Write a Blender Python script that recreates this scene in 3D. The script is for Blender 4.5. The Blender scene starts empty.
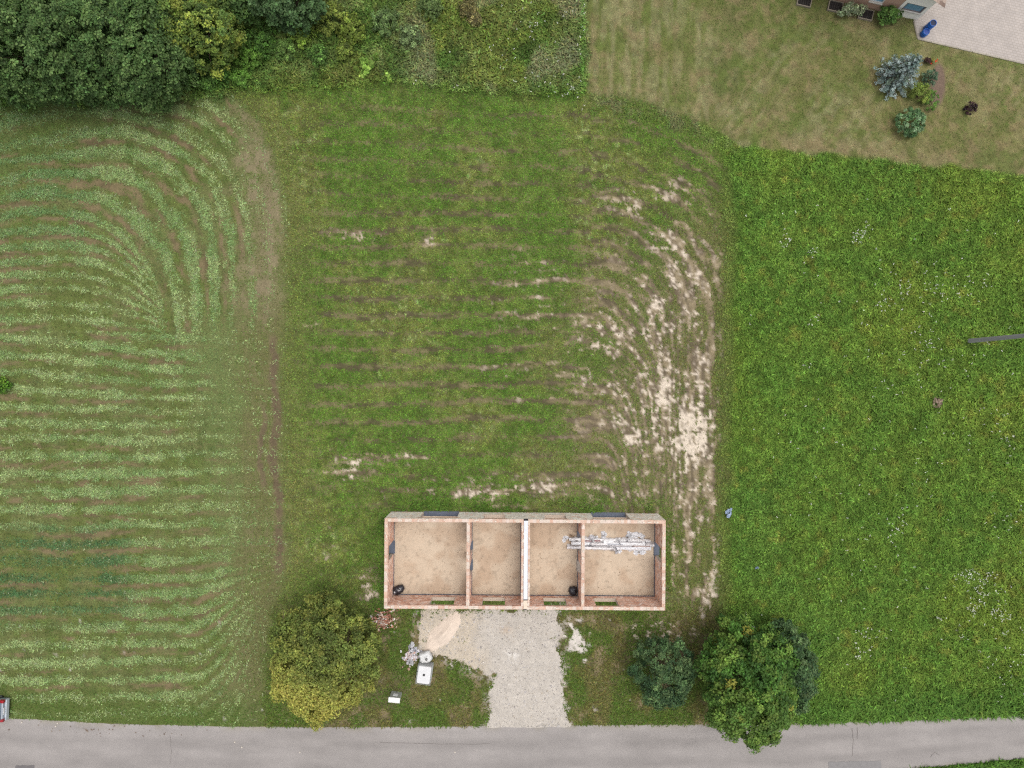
import bpy, math, random
import numpy as np
from mathutils import Vector

random.seed(7)
RNG = np.random.default_rng(11)
scene = bpy.context.scene
COL = scene.collection

# ------------------------------------------------------------------ camera, sky, sun
H = 54.0                 # drone height over the field, metres
S = 12.8                 # photo pixels per metre on the ground
cam_d = bpy.data.cameras.new('camera')
cam = bpy.data.objects.new('camera', cam_d)
COL.objects.link(cam)
cam.location = (0, 0, H)
cam.rotation_euler = (0, 0, 0)
cam_d.sensor_width = 36.0
cam_d.lens = 36.0 * (S * H) / 1024.0
cam_d.clip_end = 6000
scene.camera = cam

SUN_EL, SUN_AZ = math.radians(78), math.radians(70)     # azimuth clockwise from +Y (image up)
world = bpy.data.worlds.new('World')
scene.world = world
world.use_nodes = True
wn = world.node_tree
bg = wn.nodes['Background']
sky = wn.nodes.new('ShaderNodeTexSky')
sky.sky_type = 'NISHITA'
sky.sun_disc = False
sky.sun_elevation = SUN_EL
sky.sun_rotation = SUN_AZ
sky.air_density = 1.0
sky.dust_density = 6.0
sky.ozone_density = 1.0
hs = wn.nodes.new('ShaderNodeHueSaturation')
hs.inputs['Saturation'].default_value = 0.30             # an overcast, nearly grey sky
wn.links.new(sky.outputs[0], hs.inputs['Color'])
wn.links.new(hs.outputs[0], bg.inputs['Color'])
bg.inputs['Strength'].default_value = 0.15
sun_d = bpy.data.lights.new('sun', 'SUN')
sun_d.energy = 0.55
sun_d.angle = math.radians(70)
sun_d.color = (1.0, 0.96, 0.90)
sun = bpy.data.objects.new('sun', sun_d)
COL.objects.link(sun)
sd = Vector((math.sin(SUN_AZ) * math.cos(SUN_EL), math.cos(SUN_AZ) * math.cos(SUN_EL), math.sin(SUN_EL)))
sun.rotation_euler = (-sd).to_track_quat('-Z', 'Y').to_euler()
sun.location = (0, 0, 80)
scene.view_settings.view_transform = 'Standard'
scene.view_settings.look = 'None'
scene.view_settings.exposure = 0.78
scene.view_settings.gamma = 1.0
scene.render.engine = 'CYCLES'
scene.cycles.max_bounces = 5
scene.cycles.diffuse_bounces = 3
scene.cycles.transmission_bounces = 4
scene.cycles.use_denoising = False
scene.cycles.filter_width = 1.3

# ------------------------------------------------------------------ helpers
def P(px, py, z=0.0):
    """photo pixel -> place on the level z"""
    k = (H - z) / H / S
    return Vector(((px - 512) * k, (384 - py) * k, z))

def lin(c):
    c = np.asarray(c, float) / 255.0
    return np.where(c <= 0.04045, c / 12.92, ((c + 0.055) / 1.055) ** 2.4)

GAIN = 1.9               # light level: photo value of a level surface / its albedo
def A(r, g, b, k=1.0):
    """seen colour (0-255) -> base colour"""
    return np.clip(lin((r, g, b)) / GAIN * k, 0, 0.85)

def ss(a, b, x):
    t = np.clip((x - a) / (b - a), 0, 1)
    return t * t * (3 - 2 * t)

_tabs = {}
def vnoise(x, y, seed):
    if seed not in _tabs:
        _tabs[seed] = np.random.default_rng(seed + 1000).random((256, 256)).astype(np.float32)
    t = _tabs[seed]
    xi = np.floor(x).astype(np.int64); yi = np.floor(y).astype(np.int64)
    fx = (x - xi).astype(np.float32); fy = (y - yi).astype(np.float32)
    fx = fx * fx * (3 - 2 * fx); fy = fy * fy * (3 - 2 * fy)
    x0 = xi & 255; x1 = (xi + 1) & 255; y0 = yi & 255; y1 = (yi + 1) & 255
    a = t[y0, x0] * (1 - fx) + t[y0, x1] * fx
    b = t[y1, x0] * (1 - fx) + t[y1, x1] * fx
    return a * (1 - fy) + b * fy

def fbm(x, y, scale, octv=3, seed=0, gain=0.5):
    v = 0; a = 1.0; s = 0
    for o in range(octv):
        f = 2.0 ** o / scale
        v = v + a * vnoise(x * f + 17.3 * o, y * f + 5.1 * o, seed + o); s += a; a *= gain
    return v / s

def mix(a, b, t):
    return a + (b - a) * t[..., None]

def tag(o, label=None, cat=None, group=None, kind=None):
    if label: o['label'] = label
    if cat: o['category'] = cat
    if group: o['group'] = group
    if kind: o['kind'] = kind
    return o

def empty(name, loc, label, cat, group=None, rz=0.0):
    o = bpy.data.objects.new(name, None)
    o.empty_display_size = 0.3
    COL.objects.link(o)
    o.location = loc; o.rotation_euler = (0, 0, rz)
    return tag(o, label, cat, group)

def np_mesh(name, V, F, mat, parent=None, col=None, smooth=False, loc=None):
    """V (n,3), F (m,k) -> one mesh object; col (n,3) per vertex"""
    V = np.asarray(V, np.float32); F = np.asarray(F, np.int32)
    me = bpy.data.meshes.new(name)
    n, (m, k) = len(V), F.shape
    me.vertices.add(n); me.vertices.foreach_set('co', V.ravel())
    me.loops.add(m * k); me.loops.foreach_set('vertex_index', F.ravel())
    me.polygons.add(m)
    me.polygons.foreach_set('loop_start', np.arange(0, m * k, k, dtype=np.int32))
    me.polygons.foreach_set('loop_total', np.full(m, k, np.int32))
    me.polygons.foreach_set('use_smooth', np.full(m, smooth, bool))
    if col is not None:
        at = me.color_attributes.new('Col', 'FLOAT_COLOR', 'POINT')
        c4 = np.ones((n, 4), np.float32); c4[:, :3] = col
        at.data.foreach_set('color', c4.ravel())
    me.update(calc_edges=True)
    me.materials.append(mat)
    o = bpy.data.objects.new(name, me)
    COL.objects.link(o)
    if parent is not None: o.parent = parent
    if loc is not None: o.location = loc
    return o

MATS = {}
def mat(name, color=None, rough=0.8, spec=0.3, metal=0.0, n1=(0, 0), n2=(0, 0), bump=(0, 0), transl=0.0,
        stretch=None, tint=None):
    """procedural material; color None -> the mesh's own colour attribute. n = (scale per metre, strength)"""
    if name in MATS: return MATS[name]
    m = bpy.data.materials.new(name); m.use_nodes = True
    nt = m.node_tree; N = nt.nodes; L = nt.links
    b = N['Principled BSDF']
    b.inputs['Roughness'].default_value = rough
    b.inputs['Metallic'].default_value = metal
    b.inputs['Specular IOR Level'].default_value = spec
    if color is None:
        a = N.new('ShaderNodeAttribute'); a.attribute_name = 'Col'; c = a.outputs['Color']
    else:
        r = N.new('ShaderNodeRGB'); r.outputs[0].default_value = (*[float(v) for v in color], 1); c = r.outputs[0]
    tc = N.new('ShaderNodeTexCoord'); vec = tc.outputs['Object']
    if stretch:
        mp = N.new('ShaderNodeMapping'); mp.inputs['Scale'].default_value = stretch
        L.new(vec, mp.inputs['Vector']); vec = mp.outputs[0]
    last = None
    for (sc, st) in (n1, n2):
        if st == 0: continue
        t = N.new('ShaderNodeTexNoise'); t.inputs['Scale'].default_value = sc; t.inputs['Detail'].default_value = 4
        L.new(vec, t.inputs['Vector'])
        mr = N.new('ShaderNodeMapRange')
        mr.inputs['From Min'].default_value = 0.25; mr.inputs['From Max'].default_value = 0.75
        mr.inputs['To Min'].default_value = 1 - st; mr.inputs['To Max'].default_value = 1 + st
        L.new(t.outputs['Fac'], mr.inputs['Value'])
        mx = N.new('ShaderNodeVectorMath'); mx.operation = 'MULTIPLY'
        L.new(c, mx.inputs[0]); L.new(mr.outputs[0], mx.inputs[1]); c = mx.outputs[0]
        last = t
    L.new(c, b.inputs['Base Color'])
    if bump[1]:
        t = N.new('ShaderNodeTexNoise'); t.inputs['Scale'].default_value = bump[0]; t.inputs['Detail'].default_value = 5
        L.new(vec, t.inputs['Vector'])
        bp = N.new('ShaderNodeBump'); bp.inputs['Strength'].default_value = 1.0; bp.inputs['Distance'].default_value = bump[1]
        L.new(t.outputs['Fac'], bp.inputs['Height']); L.new(bp.outputs[0], b.inputs['Normal'])
    if transl:
        tr = N.new('ShaderNodeBsdfTranslucent'); L.new(c, tr.inputs['Color'])
        ms = N.new('ShaderNodeMixShader'); ms.inputs[0].default_value = transl
        L.new(b.outputs[0], ms.inputs[1]); L.new(tr.outputs[0], ms.inputs[2])
        L.new(ms.outputs[0], N['Material Output'].inputs['Surface'])
    MATS[name] = m
    return m

CF = np.array([[0, 1, 3, 2], [4, 6, 7, 5], [0, 4, 5, 1], [2, 3, 7, 6], [0, 2, 6, 4], [1, 5, 7, 3]])
class Boxes:
    """many boxes in one mesh, every face with its own corners so that faces carry their own colour"""
    def __init__(s): s.V = []; s.F = []; s.C = []; s.n = 0
    def add(s, x0, x1, y0, y1, z0, z1, col=(.5, .5, .5), rot=0.0, c=None, tilt=None, face_col=None):
        v = np.array([[x, y, z] for x in (x0, x1) for y in (y0, y1) for z in (z0, z1)], float)
        if rot or tilt:
            o = v.mean(0) if c is None else np.array(c, float)
            v = v - o
            if tilt:
                ca, sa = math.cos(tilt), math.sin(tilt)
                v = np.c_[v[:, 0], ca * v[:, 1] - sa * v[:, 2], sa * v[:, 1] + ca * v[:, 2]]
            ca, sa = math.cos(rot), math.sin(rot)
            v = np.c_[ca * v[:, 0] - sa * v[:, 1], sa * v[:, 0] + ca * v[:, 1], v[:, 2]] + o
        for k, f in enumerate(CF):
            s.V.append(v[f]); s.F.append(np.arange(4) + s.n); s.n += 4
            cc = face_col[k] if face_col and k in face_col else col
            s.C.append(np.tile(np.asarray(cc, float), (4, 1)))
        return s
    def build(s, name, m, parent=None, loc=None):
        return np_mesh(name, np.concatenate(s.V), np.array(s.F), m, parent, np.concatenate(s.C), loc=loc)

def tube(pts, radii, seg=8, cap=True):
    V = []; F = []
    pts = [Vector(p) for p in pts]
    for i, p in enumerate(pts):
        d = (pts[min(i + 1, len(pts) - 1)] - pts[max(i - 1, 0)]).normalized()
        a = d.orthogonal().normalized() if abs(d.z) < 0.9 else Vector((1, 0, 0)).cross(d).normalized()
        b = d.cross(a)
        for k in range(seg):
            t = 2 * math.pi * k / seg
            V.append(p + (a * math.cos(t) + b * math.sin(t)) * radii[i])
    for i in range(len(pts) - 1):
        for k in range(seg):
            F.append((i * seg + k, i * seg + (k + 1) % seg, (i + 1) * seg + (k + 1) % seg, (i + 1) * seg + k))
    if cap:
        n = len(V); V.append(pts[-1])
        i = (len(pts) - 1) * seg
        for k in range(seg):
            F.append((i + k, i + (k + 1) % seg, n, n))
    return np.array([list(v) for v in V]), F

def tubes_mesh(name, items, m, parent=None, seg=6):
    V = []; F = []; n = 0
    for pts, rad in items:
        v, f = tube(pts, rad, seg, cap=False)
        V.append(v); F += [tuple(i + n for i in q) for q in f]; n += len(v)
    return np_mesh(name, np.concatenate(V), np.array(F), m, parent, smooth=True)

def lathe(name, prof, m, parent=None, loc=None, seg=24, rot=None):
    V = []; F = []
    for r, z in prof:
        for k in range(seg):
            t = 2 * math.pi * k / seg
            V.append((r * math.cos(t), r * math.sin(t), z))
    for i in range(len(prof) - 1):
        for k in range(seg):
            F.append((i * seg + k, i * seg + (k + 1) % seg, (i + 1) * seg + (k + 1) % seg, (i + 1) * seg + k))
    o = np_mesh(name, V, F, m, parent, smooth=True, loc=loc)
    if rot: o.rotation_euler = rot
    return o

def rot_leaves(C, Nrm, Lx, Wx, col, shape='diamond'):
    """leaf faces at C with normals Nrm: returns V,F,colours"""
    n = len(C)
    Nrm = Nrm / np.linalg.norm(Nrm, axis=1, keepdims=True)
    r = RNG.normal(size=(n, 3))
    T = np.cross(Nrm, r); T /= np.linalg.norm(T, axis=1, keepdims=True)
    B = np.cross(Nrm, T)
    l = Lx[:, None] * 0.5; w = Wx[:, None] * 0.5
    dr = Nrm * (l * 0.25)
    V = np.stack([C - T * l - dr, C + B * w, C + T * l - dr, C - B * w], 1).reshape(-1, 3)
    F = np.arange(4 * n).reshape(n, 4)
    return V, F, np.repeat(col, 4, 0)

# ------------------------------------------------------------------ the field: maps over the ground, in photo pixels
STEP = 2.0
X0, X1, Y0, Y1 = -100, 1124, -100, 868
gx = np.arange(X0, X1 + 0.1, STEP); gy = np.arange(Y0, Y1 + 0.1, STEP)
NX, NY = len(gx), len(gy)
X, Y = np.meshgrid(gx, gy)
wx = (fbm(X, Y, 14, 3, 1) - .5) * 10; wy = (fbm(X, Y, 14, 3, 9) - .5) * 10
Xw = X + wx; Yw = Y + wy

def interp(v, xs, ys): return np.interp(v, xs, ys)
y_lawn = interp(X, [587, 640, 700, 740, 800, 880, 960, 1024, 1190], [93, 103, 122, 146, 152, 160, 166, 176, 200])
y_wild = interp(X, [-100, 0, 180, 230, 300, 400, 500, 587], [108, 108, 100, 97, 90, 86, 90, 96])
x_left = interp(Y, [90, 120, 150, 210, 300, 400, 560, 620, 730], [225, 258, 272, 288, 284, 282, 288, 272, 262])
x_mead = interp(Y, [110, 140, 180, 240, 300, 500, 620, 730], [690, 712, 728, 734, 730, 727, 728, 732])
RTX, RTY = [-100, 0, 120, 250, 400, 500, 650, 800, 900, 1024, 1130], [714, 718, 724, 727, 727, 726, 725, 723, 720, 715, 709]
RBX, RBY = [-100, 500, 800, 920, 1024, 1130], [792, 792, 783, 769, 759, 748]
y_rt = interp(X, RTX, RTY); y_rb = interp(X, RBX, RBY)

m_lawn = ss(-3, 3, Xw - 587) * ss(3, -3, Yw - y_lawn)
m_wild = ss(3, -3, Xw - 587) * ss(9, -9, Yw - y_wild + (fbm(X, Y, 30, 2, 12) - .5) * 16)
m_mead = ss(-14, 8, Xw - x_mead + (fbm(X, Y, 24, 2, 14) - .5) * 12) * ss(-3, 3, Yw - y_lawn)
m_left = ss(8, -8, Xw - x_left) * (1 - m_wild) * ss(-30, 0, Yw - y_wild)
m_mid = np.clip(1 - m_lawn - m_wild - m_mead - m_left, 0, 1)
m_road = ss(-1, 1, Y - y_rt) * ss(1, -1, Y - y_rb)
front = ss(600, 620, Y) * m_mid

f8 = fbm(X, Y, 8, 2, 20); f20 = fbm(X, Y, 20, 3, 30); f60 = fbm(X, Y, 60, 3, 40); f4 = fbm(X, Y, 4, 2, 50)
f130 = fbm(X, Y, 130, 2, 60)

# --- right-hand meadow
f5 = fbm(X, Y, 5, 2, 52)
G_mead = mix(A(92, 118, 46) + 0 * X[..., None], A(84, 113, 44), ss(.35, .65, f20))
G_mead = mix(G_mead, A(110, 124, 48), ss(.52, .75, f60) * .4)
G_mead = mix(G_mead, A(76, 110, 48), ss(.55, .75, f130) * .4)
G_mead = mix(G_mead, A(122, 120, 54), ss(.70, .80, fbm(X, Y, 7, 2, 56)) * .45)
G_mead = G_mead * (.80 + .40 * ss(.25, .75, f5))[..., None]
edge_road = ss(45, 8, y_rt - Y) * ss(-10, 30, X - 780)
G_mead = mix(G_mead, A(72, 106, 44), edge_road * .6)
S_mead = A(72, 98, 34) + 0 * G_mead
cov_mead = 1.0 + 0 * X
hgt_mead = 1.0 + .35 * (f20 - .5) * 2 + .6 * (f5 - .5) + .4 * edge_road

# --- rows of the middle plot: straight across, bent round the top right corner
ax = np.maximum(0, X - 590); ay = np.maximum(0, 330 - Y)
r_arc = np.hypot(ax * 1.0, ay * 1.0)
along = X + Y
tilt_mid = (X - 300) * 0.045 * ss(330, 120, Y)
psi_h = (Y - tilt_mid)
psi = np.where((X > 590) & (Y < 330), 330 - r_arc, np.where(X > 590, 330 - ax, psi_h))
blend_low = ss(300, 380, Y) * ss(690, 600, X)
psi = psi * (1 - blend_low) + psi_h * blend_low
psi = psi + (fbm(X, Y, 60, 2, 70) - .5) * 9 + (fbm(X, Y, 12, 2, 71) - .5) * 3
strk = .55 * vnoise(along / 38, psi / 4.5, 80) + .45 * vnoise(along / 14, psi / 3.0, 81)
row = .5 + .5 * np.cos(2 * np.pi * psi / 17.5)
fade_l = ss(280, 330, X)
mott = fbm(X, Y, 11, 3, 72, .7)
strk2 = .5 * vnoise(along / 20, psi / 3.5, 84) + .5 * vnoise(along / 9, psi / 2.4, 85)
row = row ** 1.6 * (.75 + .45 * ss(.35, .62, fbm(X, Y, 50, 2, 76)))
bnz = .62 * row + .50 * strk + .50 * (strk2 - .5) + .65 * (mott - .5) + .4 * (f60 - .5)
brown = ss(.48, .88, bnz) * fade_l * ss(98, 112, Y) * ss(516, 500, Y)
brown *= .65 + .35 * ss(.3, .6, f130)
vert = ss(640, 690, X) * ss(150, 260, Y)
brown = np.maximum(brown, vert * ss(.40, .66, strk) * .75 * ss(728, 712, X))
G_mid = mix(A(98, 128, 50) + 0 * X[..., None], A(116, 130, 62), ss(.36, .64, f60))
G_mid = mix(G_mid, A(88, 124, 44), ss(.50, .66, mott) * .7)
G_mid = mix(G_mid, A(152, 168, 104), ss(.74, .82, fbm(X, Y, 3.2, 1, 74)) * ss(.5, .7, f60) * .8)
G_mid = G_mid * (.80 + .40 * ss(.25, .75, f5))[..., None]
G_mid = mix(G_mid, A(124, 130, 72), ss(50, 0, X - x_left) * .6)
G_mid = mix(G_mid, A(114, 118, 68), np.maximum(vert * .7, 0))
S_mid = mix(A(130, 120, 88) + 0 * X[..., None], A(92, 86, 62), ss(.42, .60, .5 * f8 + .5 * strk2))
cov_mid = .86 - .72 * brown - .15 * ss(.55, .8, f8)
# bare sandy ground
BL = [(690, 432, 26, 44, .95), (664, 400, 40, 66, .60), (640, 425, 46, 46, .46), (700, 400, 16, 90, .52), (702, 480, 16, 60, .42), (655, 330, 34, 70, .46), (690, 300, 24, 70, .44), (676, 270, 24, 60, .42),
      (668, 240, 26, 50, .34), (632, 205, 24, 16, .22), (600, 340, 34, 40, .36), (575, 380, 24, 20, .36), (620, 395, 40, 40, .32),
      (540, 300, 46, 40, .20), (560, 490, 120, 12, .34), (480, 493, 30, 9, .44), (350, 468, 22, 14, .46), (408, 458, 14, 8, .42), (352, 234, 22, 5, .44),
      (430, 240, 8, 6, .46), (690, 540, 26, 40, .30), (708, 596, 18, 30, .44), (716, 560, 8, 40, .40), (640, 480, 60, 24, .26), (330, 555, 14, 30, .12),
      (370, 585, 10, 20, .40), (505, 384, 60, 30, .14), (676, 500, 12, 20, .4), (675, 590, 14, 40, .28), (655, 632, 50, 14, .30), (310, 322, 6, 4, .3)]
bias = 0 * X
for (bx, by, rx, ry, a) in BL:
    bias = np.maximum(bias, a * np.exp(-(((X - bx) / rx) ** 2 + ((Y - by) / ry) ** 2)))
grain = .26 * strk + .20 * fbm(X, Y, 8, 2, 90) + .26 * vnoise(X / 2.4, Y / 2.4, 93) + .28 * fbm(X, Y, 3.4, 2, 94)
gN = np.clip((grain - .5) * 2.9 + .5, 0, 1)
sand = ss(.0, .42, gN + bias * 1.02 - .94) * m_mid * ss(605, 600, Y - 8 * (X > 600))
sand_f = ss(0, .22, gN + bias * .9 - 1.02) * front
sand = np.maximum(sand, sand_f)
biasw = 0 * X
for (bx, by, rx, ry, a) in BL: biasw = np.maximum(biasw, min(a, .5) * np.exp(-(((X - bx) / (rx * 1.5)) ** 2 + ((Y - by) / (ry * 1.4)) ** 2)))
biasw = np.maximum(biasw, .26 * ss(520, 640, X) * ss(200, 280, Y) * ss(735, 705, X) * ss(620, 560, Y))
pale = ss(.0, .45, np.clip((strk - .5) * 1.6 + .5, 0, 1) * .5 + .5 * gN + biasw * 1.3 - .74) * ss(.03, .15, biasw) * m_mid
S_mid = mix(S_mid, mix(A(172, 156, 128) + 0 * X[..., None], A(134, 118, 98), ss(.4, .6, strk2)), pale * .9)
S_mid = mix(S_mid, A(228, 213, 193), sand)
cov_mid = np.clip(cov_mid - .85 * sand - .52 * pale, 0.02, 1)
dead = ss(500, 630, X + (f60 - .5) * 80) * ss(205, 290, Y + (X - 680) * .25) * ss(730, 702, X) * ss(540, 480, Y)
dmot = ss(.40, .60, .5 * fbm(X, Y, 10, 3, 97, .7) + .5 * strk)
G_mid = mix(G_mid, A(116, 120, 70), dead * .55)
S_mid = mix(S_mid, mix(A(142, 128, 102) + 0 * X[..., None], A(112, 100, 82), ss(.4, .6, strk2)), dead * (1 - sand) * .7)
cov_mid = np.clip(cov_mid - .42 * dead * dmot, .02, 1)
# front garden
G_front = mix(A(90, 112, 46) + 0 * X[..., None], A(112, 112, 62), ss(.42, .62, f20))
S_front = mix(A(150, 134, 106) + 0 * X[..., None], A(110, 100, 74), ss(.4, .6, f8))
dry = ss(.46, .62, .5 * f20 + .5 * fbm(X, Y, 11, 2, 95) + .10 * ss(700, 640, Y) * (ss(640, 600, X) * 0 + 1) - .06)
dry = np.maximum(dry, .8 * ss(40, 20, np.hypot((X - 385) / 1.1, (Y - 690) / .7)) * ss(.35, .55, f8))
dry = np.maximum(dry, ss(60, 20, np.abs(X - 660)) * ss(40, 10, np.abs(Y - 640)) * ss(.42, .6, f8) * .8)
G_mid = mix(G_mid, G_front, front); S_mid = mix(S_mid, S_front * (1 - sand[..., None]) + sand[..., None] * A(228, 213, 193), front)
cov_mid = cov_mid * (1 - front) + front * np.clip(.92 - .62 * dry - .8 * sand, .05, 1)
hgt_mid = .45 + .2 * f20 + .15 * front + 0 * X

# --- the raked field on the left: curved rows of cut grass
Ys_ = Y - np.maximum(0, 115 - X) * .14 * ss(320, 230, Y) * ss(100, 140, Y)
dx = np.maximum(0, X - 20); dy = np.maximum(1, 334 - Ys_)
lo = np.full(X.shape, 1.0); hi = np.full(X.shape, 420.0)
for _ in range(18):
    b_ = .5 * (lo + hi)
    a_ = 146 + np.maximum(0, b_ - 140) * 1.05
    p_ = 2 + 1.4 * ss(130, 200, b_)
    inside = (dx / a_) ** p_ + (dy / b_) ** p_ < 1
    hi = np.where(inside, b_, hi); lo = np.where(inside, lo, b_)
bb = .5 * (lo + hi)
upper = ss(350, 322, Y)
slope_l = (X * .10) * ss(450, 345, Y)
corner = ss(545, 640, Y) * np.maximum(0, X - 188) ** 2 / 1600 * 30
psi_low = Y - slope_l + corner
psiL = np.where(Y < 334, 334 - bb, psi_low)
psiL = psiL + (fbm(X, Y, 90, 2, 100) - .5) * 8 + (fbm(X, Y, 14, 2, 103) - .5) * 4
phl = (psiL / 17.2) % 1.0
strL = .5 * vnoise(along / 40, psiL / 4, 110) + .5 * vnoise(along / 12, psiL / 3, 111)
mL = fbm(X, Y, 13, 3, 115, .7)
strL2 = .5 * vnoise(along / 22, psiL / 3.2, 112) + .5 * vnoise(along / 8, psiL / 2.6, 113)
wind = ss(.66, .16, np.abs(phl - .5) * 2 + (strL - .5) * 1.0 + (mL - .5) * 1.0)
wind = np.clip(wind * (.45 + .9 * strL2), 0, 1)
brnL = ss(.30, .04, np.abs(((phl + .55) % 1.0) - .5) + (strL2 - .5) * .5 + (mL - .5) * .5) * ss(.40, .66, .6 * strL + .4 * f60)
strong = np.clip(.25 + .75 * ss(.36, .58, .5 * f60 + .5 * strL), 0, 1)
Xc_ = X + (fbm(X, Y, 16, 3, 118) - .5) * 46
clutter = ss(165, 225, Xc_ - 28 * ss(370, 440, Y)) * ss(290, 345, Y) * ss(615, 555, Y)
clutter = np.maximum(clutter, ss(230, 250, Xc_))
wind = wind * (1 - .8 * clutter) * strong
brnL = brnL * (1 - .9 * clutter)
verge = ss(40, 12, y_rt - Y)
wind *= 1 - .7 * verge; brnL *= 1 - verge
hay = A(166, 186, 124)
G_left = mix(A(108, 125, 64) + 0 * X[..., None], A(118, 130, 78), ss(.4, .65, f20))
G_left = mix(G_left, A(88, 118, 58), ss(.48, .64, .5 * f130 + .5 * mL) * .6)
G_left = G_left * (.82 + .36 * ss(.25, .75, f5))[..., None]
hayc = mix(hay + 0 * X[..., None], A(132, 160, 98), ss(.38, .68, .5 * f60 + .5 * mL))
darkz = ss(150, 110, X) * ss(515, 540, Y) * ss(640, 600, Y)
hayc = mix(hayc, A(74, 112, 70), darkz * .9)
hayc = mix(hayc, A(92, 130, 78), ss(120, 60, X) * ss(300, 200, Y) * .6)
S_left = mix(A(114, 116, 70) + 0 * X[..., None], mix(A(132, 118, 88) + 0 * X[..., None], A(112, 100, 74), ss(.4, .6, strL2)), np.clip(brnL * 1.3, 0, 1))
pale_band = clutter * ss(268, 230, Xc_)
G_left = mix(G_left, A(128, 146, 92), pale_band * .75)
track = ss(222, 252, Xc_) * m_left
streak_v = .6 * vnoise(X / 3.2, Y / 60, 120) + .4 * vnoise(X / 5, Y / 22, 121)
G_left = mix(G_left, mix(A(118, 122, 72) + 0 * X[..., None], A(100, 120, 54), ss(.4, .6, streak_v)), track * .8)
S_left = mix(S_left, mix(A(128, 118, 88) + 0 * X[..., None], A(146, 134, 106), ss(340, 280, Y)), track * .9)
trk_up = track * ss(115, 150, Y) * ss(350, 290, Y) * ss(.38, .60, mL)
rutx = interp(Y, [170, 330, 380, 420, 460, 500, 540, 575], [274, 272, 274, 277, 274, 279, 281, 279]) + (fbm(Y * 0, Y, 20, 2, 130) - .5) * 6
rut = ss(5.5, 2, np.abs(X - rutx) + (mL - .5) * 9) * ss(330, 350, Y) * ss(585, 560, Y)
rut2 = ss(4, 1.5, np.abs(X - rutx + 13)) * ss(400, 425, Y) * ss(500, 480, Y)
rut3 = ss(8, 2, np.abs(X - interp(Y, [170, 300], [268, 262]))) * ss(150, 200, Y) * ss(330, 280, Y) * .22
rut = np.clip(np.maximum(np.maximum(rut, rut2 * .8), rut3) * (.35 + 1.1 * strk), 0, 1)
covL = .62 + .25 * f8 - .7 * brnL - track * .42 * ss(.48, .66, .5 * streak_v + .5 * mL)
covL = np.clip(covL - .9 * rut - .28 * trk_up, .03, 1)
G_left = mix(G_left, A(86, 114, 48), verge * .8)
covL = np.maximum(covL, verge * .8)

# --- weeds at the top, lawn top right
G_wild = mix(A(70, 92, 40) + 0 * X[..., None], A(88, 102, 54), ss(.4, .6, f20))
G_wild = mix(G_wild, A(96, 104, 46), ss(.55, .7, fbm(X, Y, 40, 2, 140)) * .5)
G_wild = G_wild * (.70 + .6 * ss(.25, .75, f5))[..., None]
G_wild = mix(G_wild, A(112, 112, 84), ss(.52, .68, fbm(X, Y, 30, 2, 150)) * .6 * ss(380, 440, X))
G_wild = mix(G_wild, A(62, 92, 34), ss(320, 240, X) * .6)
G_wild = mix(G_wild, A(88, 122, 52), ss(8, 3, 586 - X) * ss(0, 3, 586 - X) * .7)
S_wild = A(60, 66, 36) + 0 * G_wild
lstr = .5 * vnoise((X + .06 * Y) / 5, Y / 50, 160) + .5 * vnoise(X / 2.5, Y / 16, 161)
lrot = .5 * vnoise((X + .8 * Y) / 4, (X * .8 - Y) / 40, 165) + .5 * f8
strp = ss(730, 700, X)
ltex = lstr * strp + lrot * (1 - strp)
G_lawn = mix(A(114, 129, 68) + 0 * X[..., None], A(152, 152, 108), ss(.40, .60, ltex))
G_lawn = mix(G_lawn, A(104, 116, 56), ss(.50, .70, f60) * .8)
G_lawn = mix(G_lawn, A(164, 154, 112), ss(800, 960, X) * ss(.35, .6, f20) * .8)
G_lawn = mix(G_lawn, A(100, 116, 58), ss(60, 15, Y) * ss(700, 760, X) * .6)
G_lawn = mix(G_lawn, A(164, 150, 114), ss(26, 6, y_lawn - Y) * ss(740, 800, X) * ss(.35, .55, f8) * .8)
bump_dark = np.exp(-(((X - 728 - (60 - Y) * .1) / 16) ** 2)) * ss(110, 80, Y)
G_lawn = mix(G_lawn, A(92, 106, 58), bump_dark * .7)
G_lawn = mix(G_lawn, A(94, 118, 52), ss(.48, .64, fbm(X, Y, 16, 3, 167, .7)) * .7 * (1 - .6 * strp))
G_lawn = mix(G_lawn, A(156, 138, 104), ss(.56, .70, fbm(X, Y, 9, 3, 175, .7)) * .6)
G_lawn = G_lawn * (.82 + .36 * ss(.25, .75, f5))[..., None]
S_lawn = mix(A(138, 126, 88) + 0 * G_lawn, A(112, 112, 66), ss(.45, .6, f20))
# weedy edge between lawn and plot
wedge = ss(14, 4, np.abs(Yw - y_lawn - 6)) * ss(585, 600, X) * ss(745, 705, X)

gcol = (G_mead * m_mead[..., None] + G_mid * m_mid[..., None] + G_left * m_left[..., None]
        + G_wild * m_wild[..., None] + G_lawn * m_lawn[..., None])
scol = (S_mead * m_mead[..., None] + S_mid * m_mid[..., None] + S_left * m_left[..., None]
        + S_wild * m_wild[..., None] + S_lawn * m_lawn[..., None])
cov = cov_mead * m_mead + cov_mid * m_mid + covL * m_left + 1.0 * m_wild + .70 * m_lawn
hgt_mead = hgt_mead * (.45 + .55 * ss(-2, 22, X - x_mead)) * (.6 + .4 * ss(0, 14, Y - y_lawn))
hgt = hgt_mead * m_mead + hgt_mid * m_mid + (.42 + .1 * f8) * m_left + (.85 + .5 * f20) * m_wild + .38 * m_lawn
gcol = mix(gcol, mix(A(100, 118, 58) + 0 * X[..., None], A(120, 122, 84), ss(.45, .6, f8)), wedge * .8); hgt = hgt + wedge * .3; cov = np.maximum(cov, wedge * .9)
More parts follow.
